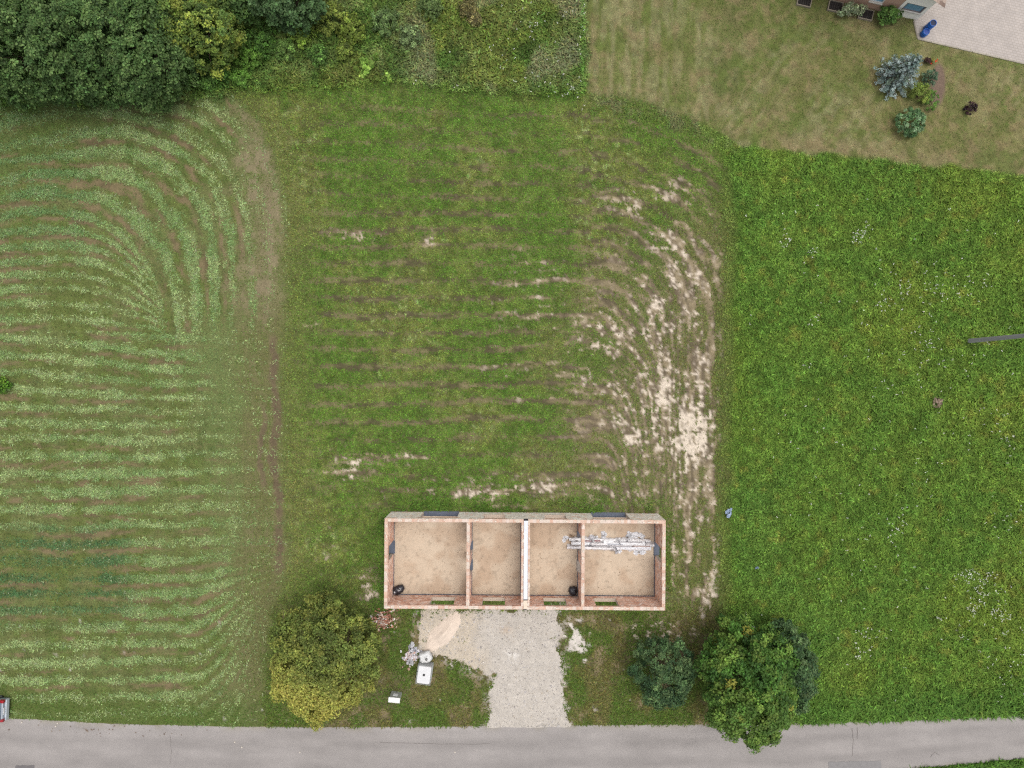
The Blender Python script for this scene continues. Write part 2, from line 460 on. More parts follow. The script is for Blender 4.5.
# rough rim of taller dull grass along the right side of the plot
rim = ss(14, 4, np.abs(Xw - x_mead + 6)) * ss(160, 200, Y) * ss(620, 590, Y)
gcol = mix(gcol, A(104, 116, 58), rim * .5)
line = ss(3.2, 1.2, np.abs(X - x_mead - 1 + (f20 - .5) * 6)) * ss(150, 200, Y) * ss(620, 560, Y)
gcol = mix(gcol, A(76, 90, 42), line * .35); hgt = hgt + rim * .2
cov = np.clip(cov - rut * .5, 0.02, 1)
scol = mix(scol, A(108, 94, 74), rut * m_left * .9)

# --- gravel drive
DP = np.array([(424, 610), (561, 610), (556, 640), (562, 668), (564, 700), (570, 730), (487, 730), (491, 690), (494, 675), (472, 668),
               (446, 657), (428, 654), (419, 642), (420, 622)], float)
def in_poly(px, py, poly):
    r = np.zeros(px.shape, bool); n = len(poly)
    for i in range(n):
        (xa, ya), (xb, yb) = poly[i], poly[(i + 1) % n]
        c = ((ya > py) != (yb > py)) & (px < (xb - xa) * (py - ya) / (yb - ya + 1e-9) + xa)
        r ^= c
    return r
def poly_sd(px, py, poly):
    d = np.full(px.shape, 1e9); n = len(poly)
    for i in range(n):
        a = poly[i]; b = poly[(i + 1) % n]; ab = b - a
        t = np.clip(((px - a[0]) * ab[0] + (py - a[1]) * ab[1]) / (ab @ ab), 0, 1)
        d = np.minimum(d, np.hypot(px - a[0] - t * ab[0], py - a[1] - t * ab[1]))
    return np.where(in_poly(px, py, poly), d, -d)
d_drive = poly_sd(X, Y, DP) + (fbm(X, Y, 9, 3, 170) - .5) * 11
m_drive = ss(-1.5, 1.5, d_drive)
lime = ss(.0, .15, .68 * np.exp(-(((X - 577) / 10) ** 2 + ((Y - 640) / 20) ** 2)) + .9 * fbm(X, Y, 5, 2, 180) - .74) * ss(600, 615, Y)
halo = ss(14, 0, -d_drive) * ss(.42, .6, fbm(X, Y, 6, 2, 185)) * (X > 410)
scol = mix(scol, A(224, 216, 206), np.clip(lime + halo * .7, 0, 1))
cov = np.clip(cov - .9 * lime - .5 * halo, 0, 1)
tuft = ss(.60, .70, fbm(X, Y, 8, 2, 190)) * ss(480, 440, X) * .7 + ss(.56, .66, fbm(X, Y, 5, 2, 195)) * ss(617, 612, Y) * .8
cov = cov * (1 - m_drive) + m_drive * tuft * .8
# paved yard and road: bare
YP = np.array([(913.5, 21), (917.5, 38.5), (1130, 88), (1130, -110), (940, -110)], float)
d_yard = poly_sd(X, Y, YP)
cov = cov * ss(2, -1, d_yard) * (1 - m_road)
# building footprint
def bl_local(px, py): pass
BC = P(524.9, 564.5, 2.75); BR = math.radians(-0.40)
wxm = (X - 512) / S - BC.x; wym = (384 - Y) / S - BC.y
bu = wxm * math.cos(BR) + wym * math.sin(BR); bv = -wxm * math.sin(BR) + wym * math.cos(BR)
inb = (np.abs(bu) < 10.45) & (np.abs(bv) < 3.36)
cov = np.where(inb, 0, cov)
d_b = np.maximum(np.abs(bu) - 10.43, np.abs(bv) - 3.345)
lush = ss(1.6, .3, d_b) * ss(.35, .6, f20) * (~inb) * (Y < 604)
gcol = mix(gcol, A(84, 112, 46), lush * .7); cov = np.maximum(cov, lush * .85) * (~inb); hgt = hgt + lush * .4
# flower bed
bed = np.exp(-(((X - 938 + (Y - 80) * .05) / 9) ** 2 + ((Y - 85) / 26) ** 2))
bed_m = ss(.35, .6, bed) * ss(-4, 2, X - 930)
scol = mix(scol, A(124, 106, 92), bed_m); cov = cov * (1 - bed_m)

# relief of the ground, metres
Z = (f20 - .5) * .10 + (f60 - .5) * .12 + (f4 - .5) * .03 + wind * m_left * .07 - rut * m_left * .08 + m_wild * (f20 * .15) + m_mead * f8 * .05
flat = np.maximum.reduce([ss(-5, 0, Y - y_rt) * ss(8, 2, Y - y_rb), ss(-6, 2, d_yard), ss(1.0, .2, d_b)])
flat = np.maximum(flat, ss(60, 85, np.maximum(np.abs(X - 512) - 527, np.abs(Y - 384) - 399)))
Z = Z * (1 - flat)
Z = Z - .05 * m_road - .05 * ss(0, 3, d_yard) - .04 * ss(.1, -.2, d_b)
Z = Z * (1 - .7 * m_drive)
gcol_hay = mix(gcol, hayc, np.clip(wind * 1.1, 0, 1) * m_left)

ground_c = mix(scol, gcol_hay * .80, np.clip(cov * .75, 0, 1))
ground_c = ground_c * (1 - .0 * X[..., None])
VX = (X - 512) / S; VY = (384 - Y) / S
V = np.stack([VX, VY, Z], -1).reshape(-1, 3)
idx = np.arange(NX * NY).reshape(NY, NX)
F = np.stack([idx[:-1, :-1], idx[1:, :-1], idx[1:, 1:], idx[:-1, 1:]], -1).reshape(-1, 4)
# the same sheet goes on to the horizon
R = 2500.0
base = len(V)
ring_in = [idx[0, 0], idx[0, -1], idx[-1, -1], idx[-1, 0]]
Vr = np.array([(-R, R, 0), (R, R, 0), (R, -R, 0), (-R, -R, 0)], float)
Fr = np.array([[ring_in[i], ring_in[(i + 1) % 4], base + (i + 1) % 4, base + i] for i in range(4)])
V = np.concatenate([V, Vr]); F = np.concatenate([F, Fr])
cg = np.concatenate([ground_c.reshape(-1, 3), np.tile(A(84, 104, 46), (4, 1))])
M_ground = mat('field_soil', None, .95, .1, n1=(2.5, .12), n2=(14, .28), bump=(16, .03))
ground = np_mesh('ground', V, F, M_ground, None, cg, smooth=True)
tag(ground, 'open field of meadow, mown plot and raked grass rows around the brick shell', 'ground', kind='structure')

def sample(M, px, py):
    fx = np.clip((px - X0) / STEP, 0, NX - 1.001); fy = np.clip((py - Y0) / STEP, 0, NY - 1.001)
    xi = fx.astype(int); yi = fy.astype(int); fx = fx - xi; fy = fy - yi
    if M.ndim == 3: fx = fx[:, None]; fy = fy[:, None]
    return (M[yi, xi] * (1 - fx) + M[yi, xi + 1] * fx) * (1 - fy) + (M[yi + 1, xi] * (1 - fx) + M[yi + 1, xi + 1] * fx) * fy

# ------------------------------------------------------------------ road
def road_z(px, py): return np.zeros_like(px)
rxs = np.arange(-2600, 3600, 4.0)
rxs = rxs[(rxs > -140) & (rxs < 1164)]
nr = 27
RV = []; RC = []
jt = (fbm(rxs, rxs * 0, 12, 3, 200) - .5) * 2.2; jb = (fbm(rxs, rxs * 0, 12, 3, 205) - .5) * 2.2
for i in range(nr):
    t = i / (nr - 1)
    ty = np.interp(rxs, RTX, RTY) + jt; by = np.interp(rxs, RBX, RBY) + jb
    yy = ty + (by - ty) * t
    zz = .012 + .03 * (1 - (2 * t - 1) ** 2)
    if i in (0, nr - 1): zz = -.03
    RV.append(np.c_[(rxs - 512) / S, (384 - yy) / S, np.full(len(rxs), zz)])
    n = fbm(rxs, yy * 5, 40, 3, 210)
    base_c = A(165, 159, 155)
    wear = .10 * math.exp(-((t - .28) / .08) ** 2) + .11 * math.exp(-((t - .62) / .08) ** 2)
    edge = ss(.10, .0, np.array(t)) * .10
    cc = base_c[None] * (1 - wear + edge + (n[:, None] - .5) * .30)
    edge_n = np.clip((.09 - min(t, 1 - t)) / .09, 0, 1) * ss(.42, .62, fbm(rxs, yy, 10, 3, 214))[:, None] * .55
    cc = cc * (1 - edge_n) + A(150, 142, 122)[None] * edge_n
    RC.append(cc)
nrx = len(rxs)
ri = np.arange(nr * nrx).reshape(nr, nrx)
RF = np.stack([ri[:-1, :-1], ri[1:, :-1], ri[1:, 1:], ri[:-1, 1:]], -1).reshape(-1, 4)
M_road = mat('worn_asphalt', None, .88, .25, n1=(1.2, .05), n2=(18, .06), bump=(60, .008))
road = np_mesh('road', np.concatenate(RV), RF, M_road, None, np.concatenate(RC), smooth=True)
tag(road, 'narrow worn grey asphalt road along the bottom of the picture', 'road', kind='structure')
def road_patch(px, py, w, d, c, label, rz):
    o = P(px, py, .05)
    n = 14
    V = []; F = []
    prm = []
    for k in range(n * 4):
        s, t = divmod(k, n); t = t / n
        a = [(-1 + 2 * t, -1), (1, -1 + 2 * t), (1 - 2 * t, 1), (-1, 1 - 2 * t)][s]
        prm.append((a[0] * w / 2 + random.uniform(-.03, .03), a[1] * d / 2 + random.uniform(-.03, .03), 0.0))
    V = prm + [(x, y, -.06) for x, y, _ in prm] + [(0, 0, .004)]
    m = len(prm)
    F = [(i, (i + 1) % m, 2 * m, 2 * m) for i in range(m)] + [(i + m, (i + 1) % m + m, (i + 1) % m, i) for i in range(m)]
    ob = np_mesh('asphalt_patch', V, F, mat('patch_%s' % label[:4], c, .9, .2, n1=(3, .1), n2=(25, .14)), road)
    ob.location = o; ob.rotation_euler.z = rz
    ob['label'] = label
road_patch(855, 771, 4.1, 1.5, A(146, 143, 142), 'darker grey repair patch in the asphalt', .02)
road_patch(25, 773, 1.5, 1.2, A(120, 116, 116), 'small dark patch at the road edge', 0)
# cracks across the road
cr = []
def crack(pts, r=.018):
    q = []
    for (a, b) in zip(pts[:-1], pts[1:]):
        for t in np.linspace(0, 1, 7)[:-1]:
            p = P(a[0] + (b[0] - a[0]) * t + random.uniform(-.5, .5), a[1] + (b[1] - a[1]) * t + random.uniform(-.5, .5), 0)
            tt = (384 - p.y * S - np.interp(a[0], RTX, RTY))
            q.append((p.x, p.y, .036))
    cr.append((q, [r] * len(q)))
crack([(852, 728), (853, 742), (852, 758)]); crack([(857, 727), (857.5, 741)])
crack([(930, 757), (934, 752), (940, 755)], .015); crack([(170, 735), (172, 750), (170, 766)], .012); crack([(380, 742), (440, 744), (500, 743)], .012)
tubes_mesh('asphalt_cracks', cr, mat('crack', A(120, 112, 108), .95), road, 4)['kind'] = 'stuff'
# clods of dry mud dropped on the road
bxs = Boxes()
for k in range(46):
    px = random.gauss(90, 45); py = 728 + random.gauss(0, 3) + max(0, px - 20) * .02
    if px < 2: continue
    p = P(px, py, 0); s = random.uniform(.02, .065)
    bxs.add(p.x - s, p.x + s * random.uniform(.3, 1.5), p.y - s * .6, p.y + s * .6, .0, .03 + s * .35, A(*random.choice([(136, 120, 106), (122, 106, 94), (150, 136, 122)])), rot=random.uniform(0, 3))
for (px, py) in [(56, 726), (58, 723), (235, 742), (242, 747), (22, 722), (300, 752), (455, 752)]:
    p = P(px, py, 0)
    bxs.add(p.x - .05, p.x + .06, p.y - .04, p.y + .04, 0, .07, A(225, 215, 200), rot=random.uniform(0, 3))
mud = bxs.build('mud_clods', mat('clod', None, .95, .1, bump=(20, .02)))
tag(mud, 'crumbs of dry brown mud scattered on the road near the parked car', 'mud', kind='stuff')

# ------------------------------------------------------------------ gravel drive
sx = slice(int((405 - X0) / STEP), int((590 - X0) / STEP)); sy = slice(int((603 - Y0) / STEP), int((738 - Y0) / STEP))
dX, dY = np.meshgrid(np.arange(405, 590, 1.25), np.arange(606, 734, 1.25))
dm = poly_sd(dX, dY, DP) + (fbm(dX, dY, 9, 3, 170) - .5) * 11 + (fbm(dX, dY, 2.6, 1, 220) - .5) * 3
zg = sample(Z, dX.ravel(), dY.ravel()).reshape(dX.shape)
ztop = zg + np.clip(dm / 40, -.06, .05) + (fbm(dX, dY, 3, 2, 221) - .5) * .03
ztop = np.where(dY > np.interp(dX, RTX, RTY) - 1, np.minimum(ztop, .0), ztop)
left_dirt = ss(492, 470, dX + (fbm(dX, dY, 14, 2, 224) - .5) * 20)
dc = mix(A(203, 195, 184) + 0 * dX[..., None], A(208, 195, 176), left_dirt)
dc = dc * (1 + (fbm(dX, dY, 6, 3, 225)[..., None] - .5) * .26)
dc = mix(dc, A(232, 226, 218), np.exp(-(((dX - 512) / 7) ** 2 + ((dY - 655) / 6) ** 2)) * ss(.4, .6, fbm(dX, dY, 4, 2, 226)) * .9)
dc = mix(dc, A(184, 158, 130), np.exp(-(((dX - 506) / 6) ** 2 + ((dY - 630) / 4) ** 2)) * .5)
keep = dm > -4
ii = np.arange(dX.size).reshape(dX.shape)
kq = keep[:-1, :-1] | keep[1:, 1:] | keep[1:, :-1] | keep[:-1, 1:]
DF = np.stack([ii[:-1, :-1], ii[1:, :-1], ii[1:, 1:], ii[:-1, 1:]], -1)[kq]
used = np.unique(DF); remap = np.full(dX.size, -1); remap[used] = np.arange(len(used))
DV = np.stack([(dX - 512) / S, (384 - dY) / S, ztop], -1).reshape(-1, 3)[used]
M_grav = mat('gravel', None, .95, .15, n1=(5, .10), n2=(22, .11), bump=(30, .015))
drive = np_mesh('gravel_driveway', DV, remap[DF], M_grav, None, dc.reshape(-1, 3)[used], smooth=True)
tag(drive, 'pale gravel driveway from the road up to the brick shell', 'driveway', kind='structure')
# loose stones
n = 5200
px = RNG.uniform(418, 572, n); py = RNG.uniform(611, 727, n)
dd = poly_sd(px, py, DP); ok = (dd > -5) & (RNG.random(n) < np.clip(.5 + dd / 8, .15, 1))
px, py = px[ok], py[ok]; n = len(px)
c = np.stack([(px - 512) / S, (384 - py) / S, sample(Z, px, py) + .05], -1)
sz = RNG.uniform(.02, .05, n) * (1 + (RNG.random(n) < .06) * 1.0)
octv = np.array([(1, 0, 0), (0, 1, 0), (-1, 0, 0), (0, -1, 0), (0, 0, .8)], float)
ang = RNG.uniform(0, 6.28, n); ca, sa = np.cos(ang), np.sin(ang)
OV = octv[None] * np.stack([sz * RNG.uniform(.7, 1.5, n), sz, sz * .8], -1)[:, None]
OV = np.stack([OV[..., 0] * ca[:, None] - OV[..., 1] * sa[:, None], OV[..., 0] * sa[:, None] + OV[..., 1] * ca[:, None], OV[..., 2]], -1) + c[:, None]
OF = np.array([(0, 1, 4), (1, 2, 4), (2, 3, 4), (3, 0, 4)])[None] + (np.arange(n) * 5)[:, None, None]
pal = np.array([A(206, 200, 196), A(224, 218, 212), A(192, 186, 178), A(178, 170, 164), A(204, 192, 176)])
oc = np.repeat(pal[RNG.integers(0, 5, n)] * RNG.uniform(.85, 1.1, n)[:, None], 5, 0)
tag(np_mesh('loose_stones', OV.reshape(-1, 3), OF.reshape(-1, 3), mat('stone', None, .9, .2), drive, oc), kind='stuff')

# ------------------------------------------------------------------ paved yard by the far house
ypts = [P(*q) for q in YP]
V = [(p.x, p.y, .02) for p in ypts] + [(p.x, p.y, -.2) for p in ypts]
m5 = len(YP)
bm_f = [(0, 1, 2, 3)]
yd = bpy.data.meshes.new('paved_yard')
yd.from_pydata([tuple(v) for v in V], [], [tuple(range(m5))] + [(i, (i + 1) % m5, (i + 1) % m5 + m5, i + m5) for i in range(m5)])
yd.update()
ym = bpy.data.materials.new('block_paving'); ym.use_nodes = True
nt = ym.node_tree; N = nt.nodes; L = nt.links
tc = N.new('ShaderNodeTexCoord'); mp = N.new('ShaderNodeMapping'); mp.inputs['Rotation'].default_value = (0, 0, math.radians(13)); mp.inputs['Scale'].default_value = (1, 1, 1)
L.new(tc.outputs['Object'], mp.inputs['Vector'])
bt = N.new('ShaderNodeTexBrick'); bt.inputs['Scale'].default_value = 1.0
bt.inputs['Brick Width'].default_value = .30; bt.inputs['Row Height'].default_value = .20; bt.inputs['Mortar Size'].default_value = .02
bt.inputs['Color1'].default_value = (*A(194, 184, 176), 1); bt.inputs['Color2'].default_value = (*A(186, 177, 170), 1); bt.inputs['Mortar'].default_value = (*A(172, 162, 152), 1)
L.new(mp.outputs[0], bt.inputs['Vector'])
nz = N.new('ShaderNodeTexNoise'); nz.inputs['Scale'].default_value = 1.2; nz.inputs['Detail'].default_value = 5
L.new(tc.outputs['Object'], nz.inputs['Vector'])
mr = N.new('ShaderNodeMapRange'); mr.inputs['From Min'].default_value = .3; mr.inputs['From Max'].default_value = .7; mr.inputs['To Min'].default_value = .9; mr.inputs['To Max'].default_value = 1.08
L.new(nz.outputs['Fac'], mr.inputs['Value'])
vm = N.new('ShaderNodeVectorMath'); vm.operation = 'MULTIPLY'; L.new(bt.outputs['Color'], vm.inputs[0]); L.new(mr.outputs[0], vm.inputs[1])
L.new(vm.outputs[0], N['Principled BSDF'].inputs['Base Color']); N['Principled BSDF'].inputs['Roughness'].default_value = .9
yd.materials.append(ym)
yard = bpy.data.objects.new('paved_yard', yd); COL.objects.link(yard)
tag(yard, 'pale block paved yard at the top right corner beside the neighbouring house', 'yard', kind='structure')
kb = Boxes()
def kerb_run(a, b, col):
    a = P(*a); b = P(*b); d = b - a; n = max(1, int(d.length / 1.0)); rz = math.atan2(d.y, d.x)
    for i in range(n):
        c = a + d * ((i + .5) / n); l = d.length / n * .485
        ks = Boxes(); ks.add(-l, l, -.05, .05, -.12, .05, np.array(col) * random.uniform(.85, 1.1))
        o = ks.build('kerb_stone', mat('kerb', None, .9, .2, n2=(12, .15)), yard); o.location = c; o.rotation_euler.z = rz
kerb_run((913.5, 21), (917.5, 39), A(150, 142, 128))
kerb_run((917.5, 39), (1040, 67.5), A(176, 168, 152))

# ------------------------------------------------------------------ leaves of grass
M_grass = mat('grass_blade', None, .75, .12, transl=.22)
def make_leaves(name, px, py, hs_, ls, wd, tilt, zmax, colr, label, cat, parent=None):
    n = len(px)
    z0 = sample(Z, px, py)
    bxm = (px - 512) / S; bym = (384 - py) / S
    az = RNG.uniform(0, 2 * np.pi, n)
    l = ls * hs_ * RNG.uniform(.6, 1.35, n); w = wd * np.sqrt(hs_) * RNG.uniform(.6, 1.4, n)
    t = RNG.uniform(tilt[0], tilt[1], n)
    zb = z0 + RNG.random(n) ** 1.5 * zmax * hs_ - .01
    d = np.stack([np.cos(az) * np.cos(t), np.sin(az) * np.cos(t), np.sin(t)], -1)
    s_ = np.stack([-np.sin(az), np.cos(az), np.zeros(n)], -1)
    s_[:, 2] = RNG.uniform(-.5, .5, n)
    B = np.stack([bxm, bym, zb], -1)
    c0 = B - s_ * w[:, None] * .5; c1 = B + s_ * w[:, None] * .5; c2 = B + d * l[:, None]
    Vv = np.stack([c0, c1, c2], 1).reshape(-1, 3)
    Ff = np.arange(3 * n).reshape(n, 3)
    o = np_mesh(name, Vv, Ff, M_grass, parent, np.repeat(colr, 3, 0))
    return tag(o, label, cat, kind='stuff')

def vary(c, s=.2, hue=.06):
    n = len(c)
    k = np.exp(RNG.normal(0, s, n))[:, None]
    h = np.exp(RNG.normal(0, hue, (n, 3)))
    return np.clip(c * k * h, .002, .8)

NL = 2000000
spx = RNG.uniform(X0 + 2, X1 - 2, NL); spy = RNG.uniform(Y0 + 2, Y1 - 2, NL)
outside = np.maximum(np.abs(spx - 512) - 520, np.abs(spy - 384) - 392)
dens = sample(cov, spx, spy) * np.where(outside > 0, .28, 1.0)
r = RNG.random(NL)
sel = r < dens
spx, spy = spx[sel], spy[sel]
cls = np.stack([sample(m_, spx, spy) for m_ in (m_mead, m_mid, m_left, m_wild, m_lawn)], -1).argmax(1)
hs_all = sample(hgt, spx, spy)
gc_all = sample(gcol, spx, spy)
wd_all = sample(wind * m_left, spx, spy); hay_all = sample(hayc, spx, spy)
thin = np.ones(len(spx), bool)
K = [.98, .74, .66, .85, .74]          # share of the candidates kept
thin = RNG.random(len(spx)) < np.array(K)[cls]
spx, spy, cls, hs_all, gc_all, wd_all, hay_all = [a[thin] for a in (spx, spy, cls, hs_all, gc_all, wd_all, hay_all)]
LK = 1.28                               # blades shade one another: their own colour is a little lighter than the lawn as a whole
k = cls == 0
make_leaves('meadow_grass', spx[k], spy[k], hs_all[k], .25, .095, (.02, .85), .15, vary(gc_all[k] * LK * 1.40, .30, .06),
            'lush bright green meadow grass filling the right side of the field', 'grass')
k = cls == 1
make_leaves('plot_grass', spx[k], spy[k], hs_all[k], .28, .095, (.05, .8), .10, vary(gc_all[k] * LK * 1.08, .24, .09),
            'short patchy grass with brown rows on the plot behind the brick shell', 'grass')
k = (cls == 2)
isw = RNG.random(len(spx)) < wd_all * .8
k1 = k & ~isw
make_leaves('stubble_grass', spx[k1], spy[k1], hs_all[k1], .24, .08, (.05, .8), .07, vary(gc_all[k1] * LK, .20, .08),
            'olive grass stubble of the raked field on the left', 'grass')
k = cls == 3
make_leaves('tall_weeds', spx[k], spy[k], hs_all[k], .26, .10, (.05, .9), .28, vary(gc_all[k] * LK * 1.72, .28, .09),
            'tall wild weeds in the strip between the trees and the mown lawn', 'weeds')
k = cls == 4
make_leaves('lawn_grass', spx[k], spy[k], hs_all[k], .26, .075, (.05, .8), .06, vary(gc_all[k] * LK, .20, .07),
            'dry yellowish mown lawn in front of the neighbouring house', 'grass')
# windrows of cut grass
n = 480000
hx = RNG.uniform(X0 + 2, 330, n); hy = RNG.uniform(95, 735, n)
k = RNG.random(n) < sample(wind * m_left, hx, hy) * (1 - sample(m_road, hx, hy)) * np.where(hx < -8, .3, .9)
hx, hy = hx[k], hy[k]
hc = vary(sample(hayc, hx, hy) * LK, .22, .06)
pal_k = RNG.random(len(hc)) < .05
hc[pal_k] = vary(np.tile(A(184, 196, 152), (pal_k.sum(), 1)), .15, .04)
make_leaves('cut_grass_rows', hx, hy, np.full(len(hx), .8), .25, .06, (-.1, .6), .12, hc,
            'curved rows of pale cut grass raked across the left field', 'cut grass')

# white flowers in the meadow and weeds
fl = []
for (cx_, cy_, r_, n_) in [(860, 235, 5, 22), (785, 240, 4, 12), (812, 252, 3, 6), (895, 283, 10, 16), (883, 304, 5, 10), (925, 290, 12, 14), (958, 283, 14, 14), (980, 280, 10, 8),
                           (915, 340, 9, 9), (815, 320, 5, 5), (930, 358, 20, 12), (968, 575, 4, 12), (982, 585, 9, 34), (972, 606, 5, 16), (997, 614, 6, 20), (957, 575, 4, 6), (893, 530, 5, 10),
                           (895, 516, 8, 6), (937, 618, 4, 6), (1007, 640, 10, 12), (1010, 440, 14, 18), (870, 638, 10, 14), (855, 652, 4, 8), (1000, 675, 12, 14), (960, 624, 16, 10),
                           (880, 590, 70, 30), (900, 300, 90, 50), (960, 420, 60, 40), (850, 450, 80, 24), (1010, 520, 14, 14), (860, 540, 12, 6), (745, 625, 10, 6)]:
    for _ in range(int(n_ * 1.25)): fl.append((random.gauss(cx_, r_), random.gauss(cy_, r_)))
fl = np.array([q for q in fl if 738 < q[0] < 1110 and 180 < q[1] < 708])
wl = [(417, 84), (415, 86), (455, 90), (458, 88), (573, 92), (576, 96), (580, 84), (584, 108), (582, 112), (574, 90), (577, 100), (490, 50), (491, 53), (493, 48), (450, 55), (530, 40), (547, 62), (562, 98)]
wl += [(random.uniform(500, 586), random.uniform(2, 100)) for _ in range(60)]
for nm, pts, zz, lab in (('meadow_flowers', fl, .30, 'tiny white flowers dotted in clusters over the right meadow'),
                         ('weed_flowers', np.array(wl), .50, 'small white flower heads among the tall weeds at the top')):
    n = len(pts) * 3
    pp = np.repeat(pts, 3, 0) + RNG.normal(0, .5, (n, 2))
    C_ = np.stack([(pp[:, 0] - 512) / S, (384 - pp[:, 1]) / S, zz + RNG.uniform(-.06, .08, n)], -1)
    nn = RNG.normal(0, .4, (n, 3)); nn[:, 2] += 1.2
    v, f, c_ = rot_leaves(C_, nn, RNG.uniform(.045, .10, n), RNG.uniform(.045, .09, n), vary(np.tile(1.15 * A(228, 230, 216), (n, 1)), .12, .03))
    tag(np_mesh(nm, v, f, mat('petal', None, .7, .2, transl=.2), None, c_), lab, 'flowers', kind='stuff')

# ------------------------------------------------------------------ trees and shrubs
M_leaf = mat('tree_leaf', None, .6, .2, transl=.30)
M_bark = mat('bark', A(112, 98, 84), .95, .1, n1=(3, .2), n2=(14, .25), bump=(12, .03), stretch=(1, 1, .3))

def crown_mesh(name, parent, rx, ry, z0, z1, nclump, per, cr_, leaf, cols, lobes=6, lob=.16, seed=0, flat_=.9, tone=None):
    """leaf clumps over an uneven dome; local to the tree's base"""
    g = np.random.default_rng(seed)
    th = g.uniform(0, 2 * np.pi, nclump)
    uz = g.uniform(-.25, 1.0, nclump)
    rad = (g.random(nclump) ** .30)
    rad = np.where(g.random(nclump) < .72, .90 + .12 * g.random(nclump), rad)
    ph = g.uniform(0, 6.28, 6)
    lobef = 1 + lob * (np.sin(lobes * th + ph[0] + 2 * uz) * .5 + np.sin((lobes - 3) * th + ph[1] - 3 * uz) * .5 + .5 * np.sin((2 * lobes + 1) * th + ph[2] + 5 * uz))
    hr = np.sqrt(np.clip(1 - np.clip(uz, 0, 1) ** 2, 0, 1)) * np.where(uz < 0, 1 + uz * .6, 1)
    zc, zh = z0 + (z1 - z0) * .35, (z1 - z0) * .65
    cx = hr * np.cos(th) * rx * rad * lobef; cy = hr * np.sin(th) * ry * rad * lobef
    cz = zc + np.where(uz > 0, uz * zh, uz * (zc - z0) * 3.0) * (.75 + .25 * rad) * (1 + .12 * np.sin(3 * th + ph[3]))
    C0 = np.stack([cx, cy, np.maximum(cz, z0)], -1)
    cr = cr_ * g.uniform(.6, 1.35, nclump)
    n = nclump * per
    ci = np.repeat(np.arange(nclump), per)
    d = g.normal(size=(n, 3)); d /= np.linalg.norm(d, axis=1, keepdims=True)
    d[:, 2] = np.where(d[:, 2] < -.2, -d[:, 2], d[:, 2])
    rr = g.random(n) ** .35
    C_ = C0[ci] + d * (cr[ci] * rr)[:, None] * np.array([1, 1, flat_])
    out = C0[ci] - np.array([0, 0, z0 + (z1 - z0) * .3]); out /= np.linalg.norm(out, axis=1, keepdims=True) + 1e-6
    nrm = d * .8 + out * .35 + np.array([0, 0, .45]) + g.normal(0, .45, (n, 3))
    cols = np.array(cols)
    pick = g.integers(0, len(cols), nclump)
    cc = cols[pick] * np.exp(g.normal(0, .24, nclump))[:, None]
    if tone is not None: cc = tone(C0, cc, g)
    lc = cc[ci] * np.exp(g.normal(0, .20, n))[:, None] * np.exp(g.normal(0, .05, (n, 3)))
    L_ = leaf * g.uniform(.65, 1.4, n)
    v, f, c_ = rot_leaves(C_, nrm, L_, L_ * g.uniform(.5, .85, n), np.clip(lc, .003, .7))
    return np_mesh(name, v, f, M_leaf, parent, c_), C0

def trunk_mesh(parent, C0, z0, r, nl, seed):
    g = random.Random(seed)
    items = []
    lean = (g.uniform(-.15, .15), g.uniform(-.15, .15))
    pts = [(0, 0, -.1), (lean[0] * .3, lean[1] * .3, z0 * .5), (lean[0], lean[1], z0), (lean[0] * 1.4, lean[1] * 1.4, z0 * 1.9)]
    items.append((pts, [r * 1.25, r, r * .85, r * .35]))
    for i in g.sample(range(len(C0)), min(nl, len(C0))):
        e = C0[i]
        s = (lean[0], lean[1], z0 * g.uniform(.7, 1.4))
        mdl = ((s[0] + e[0]) * .5 + g.uniform(-.2, .2), (s[1] + e[1]) * .5 + g.uniform(-.2, .2), (s[2] + e[2]) * .5 - .15)
        items.append(([s, mdl, tuple(e)], [r * .4, r * .22, r * .06]))
    return tubes_mesh('trunk', items, M_bark, parent, 6)

LF = 2.3
def tree(name, px, py, zref, rx_px, ry_px, z0, z1, nclump, per, cr, leaf, cols, label, cat, seed, group=None, r=.16, nl=14, **kw):
    c = P(px, py, zref); k = (H - zref) / H / S
    root = empty(name, (c.x, c.y, 0), label, cat, group)
    cols = [A(*q) * LF for q in cols]
    _, C0 = crown_mesh('crown', root, rx_px * k - cr * .6, ry_px * k - cr * .6, z0, z1, nclump, per, cr, leaf, cols, seed=seed, **kw)
    trunk_mesh(root, C0, z0, r, nl, seed)
    return root

YEL = [(98, 107, 49), (88, 99, 46), (108, 114, 53), (78, 90, 42)]
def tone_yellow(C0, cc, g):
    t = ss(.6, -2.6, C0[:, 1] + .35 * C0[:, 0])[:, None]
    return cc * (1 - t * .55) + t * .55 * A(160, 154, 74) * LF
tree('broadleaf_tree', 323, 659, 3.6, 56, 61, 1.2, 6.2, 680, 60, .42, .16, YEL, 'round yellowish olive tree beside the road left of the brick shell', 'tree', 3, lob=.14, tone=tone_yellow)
DRK = [(54, 76, 44), (64, 86, 52), (46, 68, 42), (78, 98, 60)]
tree('broadleaf_tree', 664, 672, 2.8, 33, 36, .9, 4.6, 260, 60, .34, .14, DRK, 'small dark green tree standing just left of the large roadside tree', 'tree', 4, lob=.16)
tree('broadleaf_tree', 787, 669, 2.8, 28, 47, 1.0, 5.0, 300, 60, .36, .15, DRK, 'dark bluish green tree half hidden behind the large roadside tree', 'tree', 5, lob=.12)
GRN = [(68, 95, 37), (58, 87, 33), (84, 106, 44), (52, 80, 33)]
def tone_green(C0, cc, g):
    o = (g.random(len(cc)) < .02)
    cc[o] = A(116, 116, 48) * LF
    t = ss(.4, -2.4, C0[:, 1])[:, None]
    return cc * (1 - .3 * t) + .3 * t * A(104, 124, 58) * LF
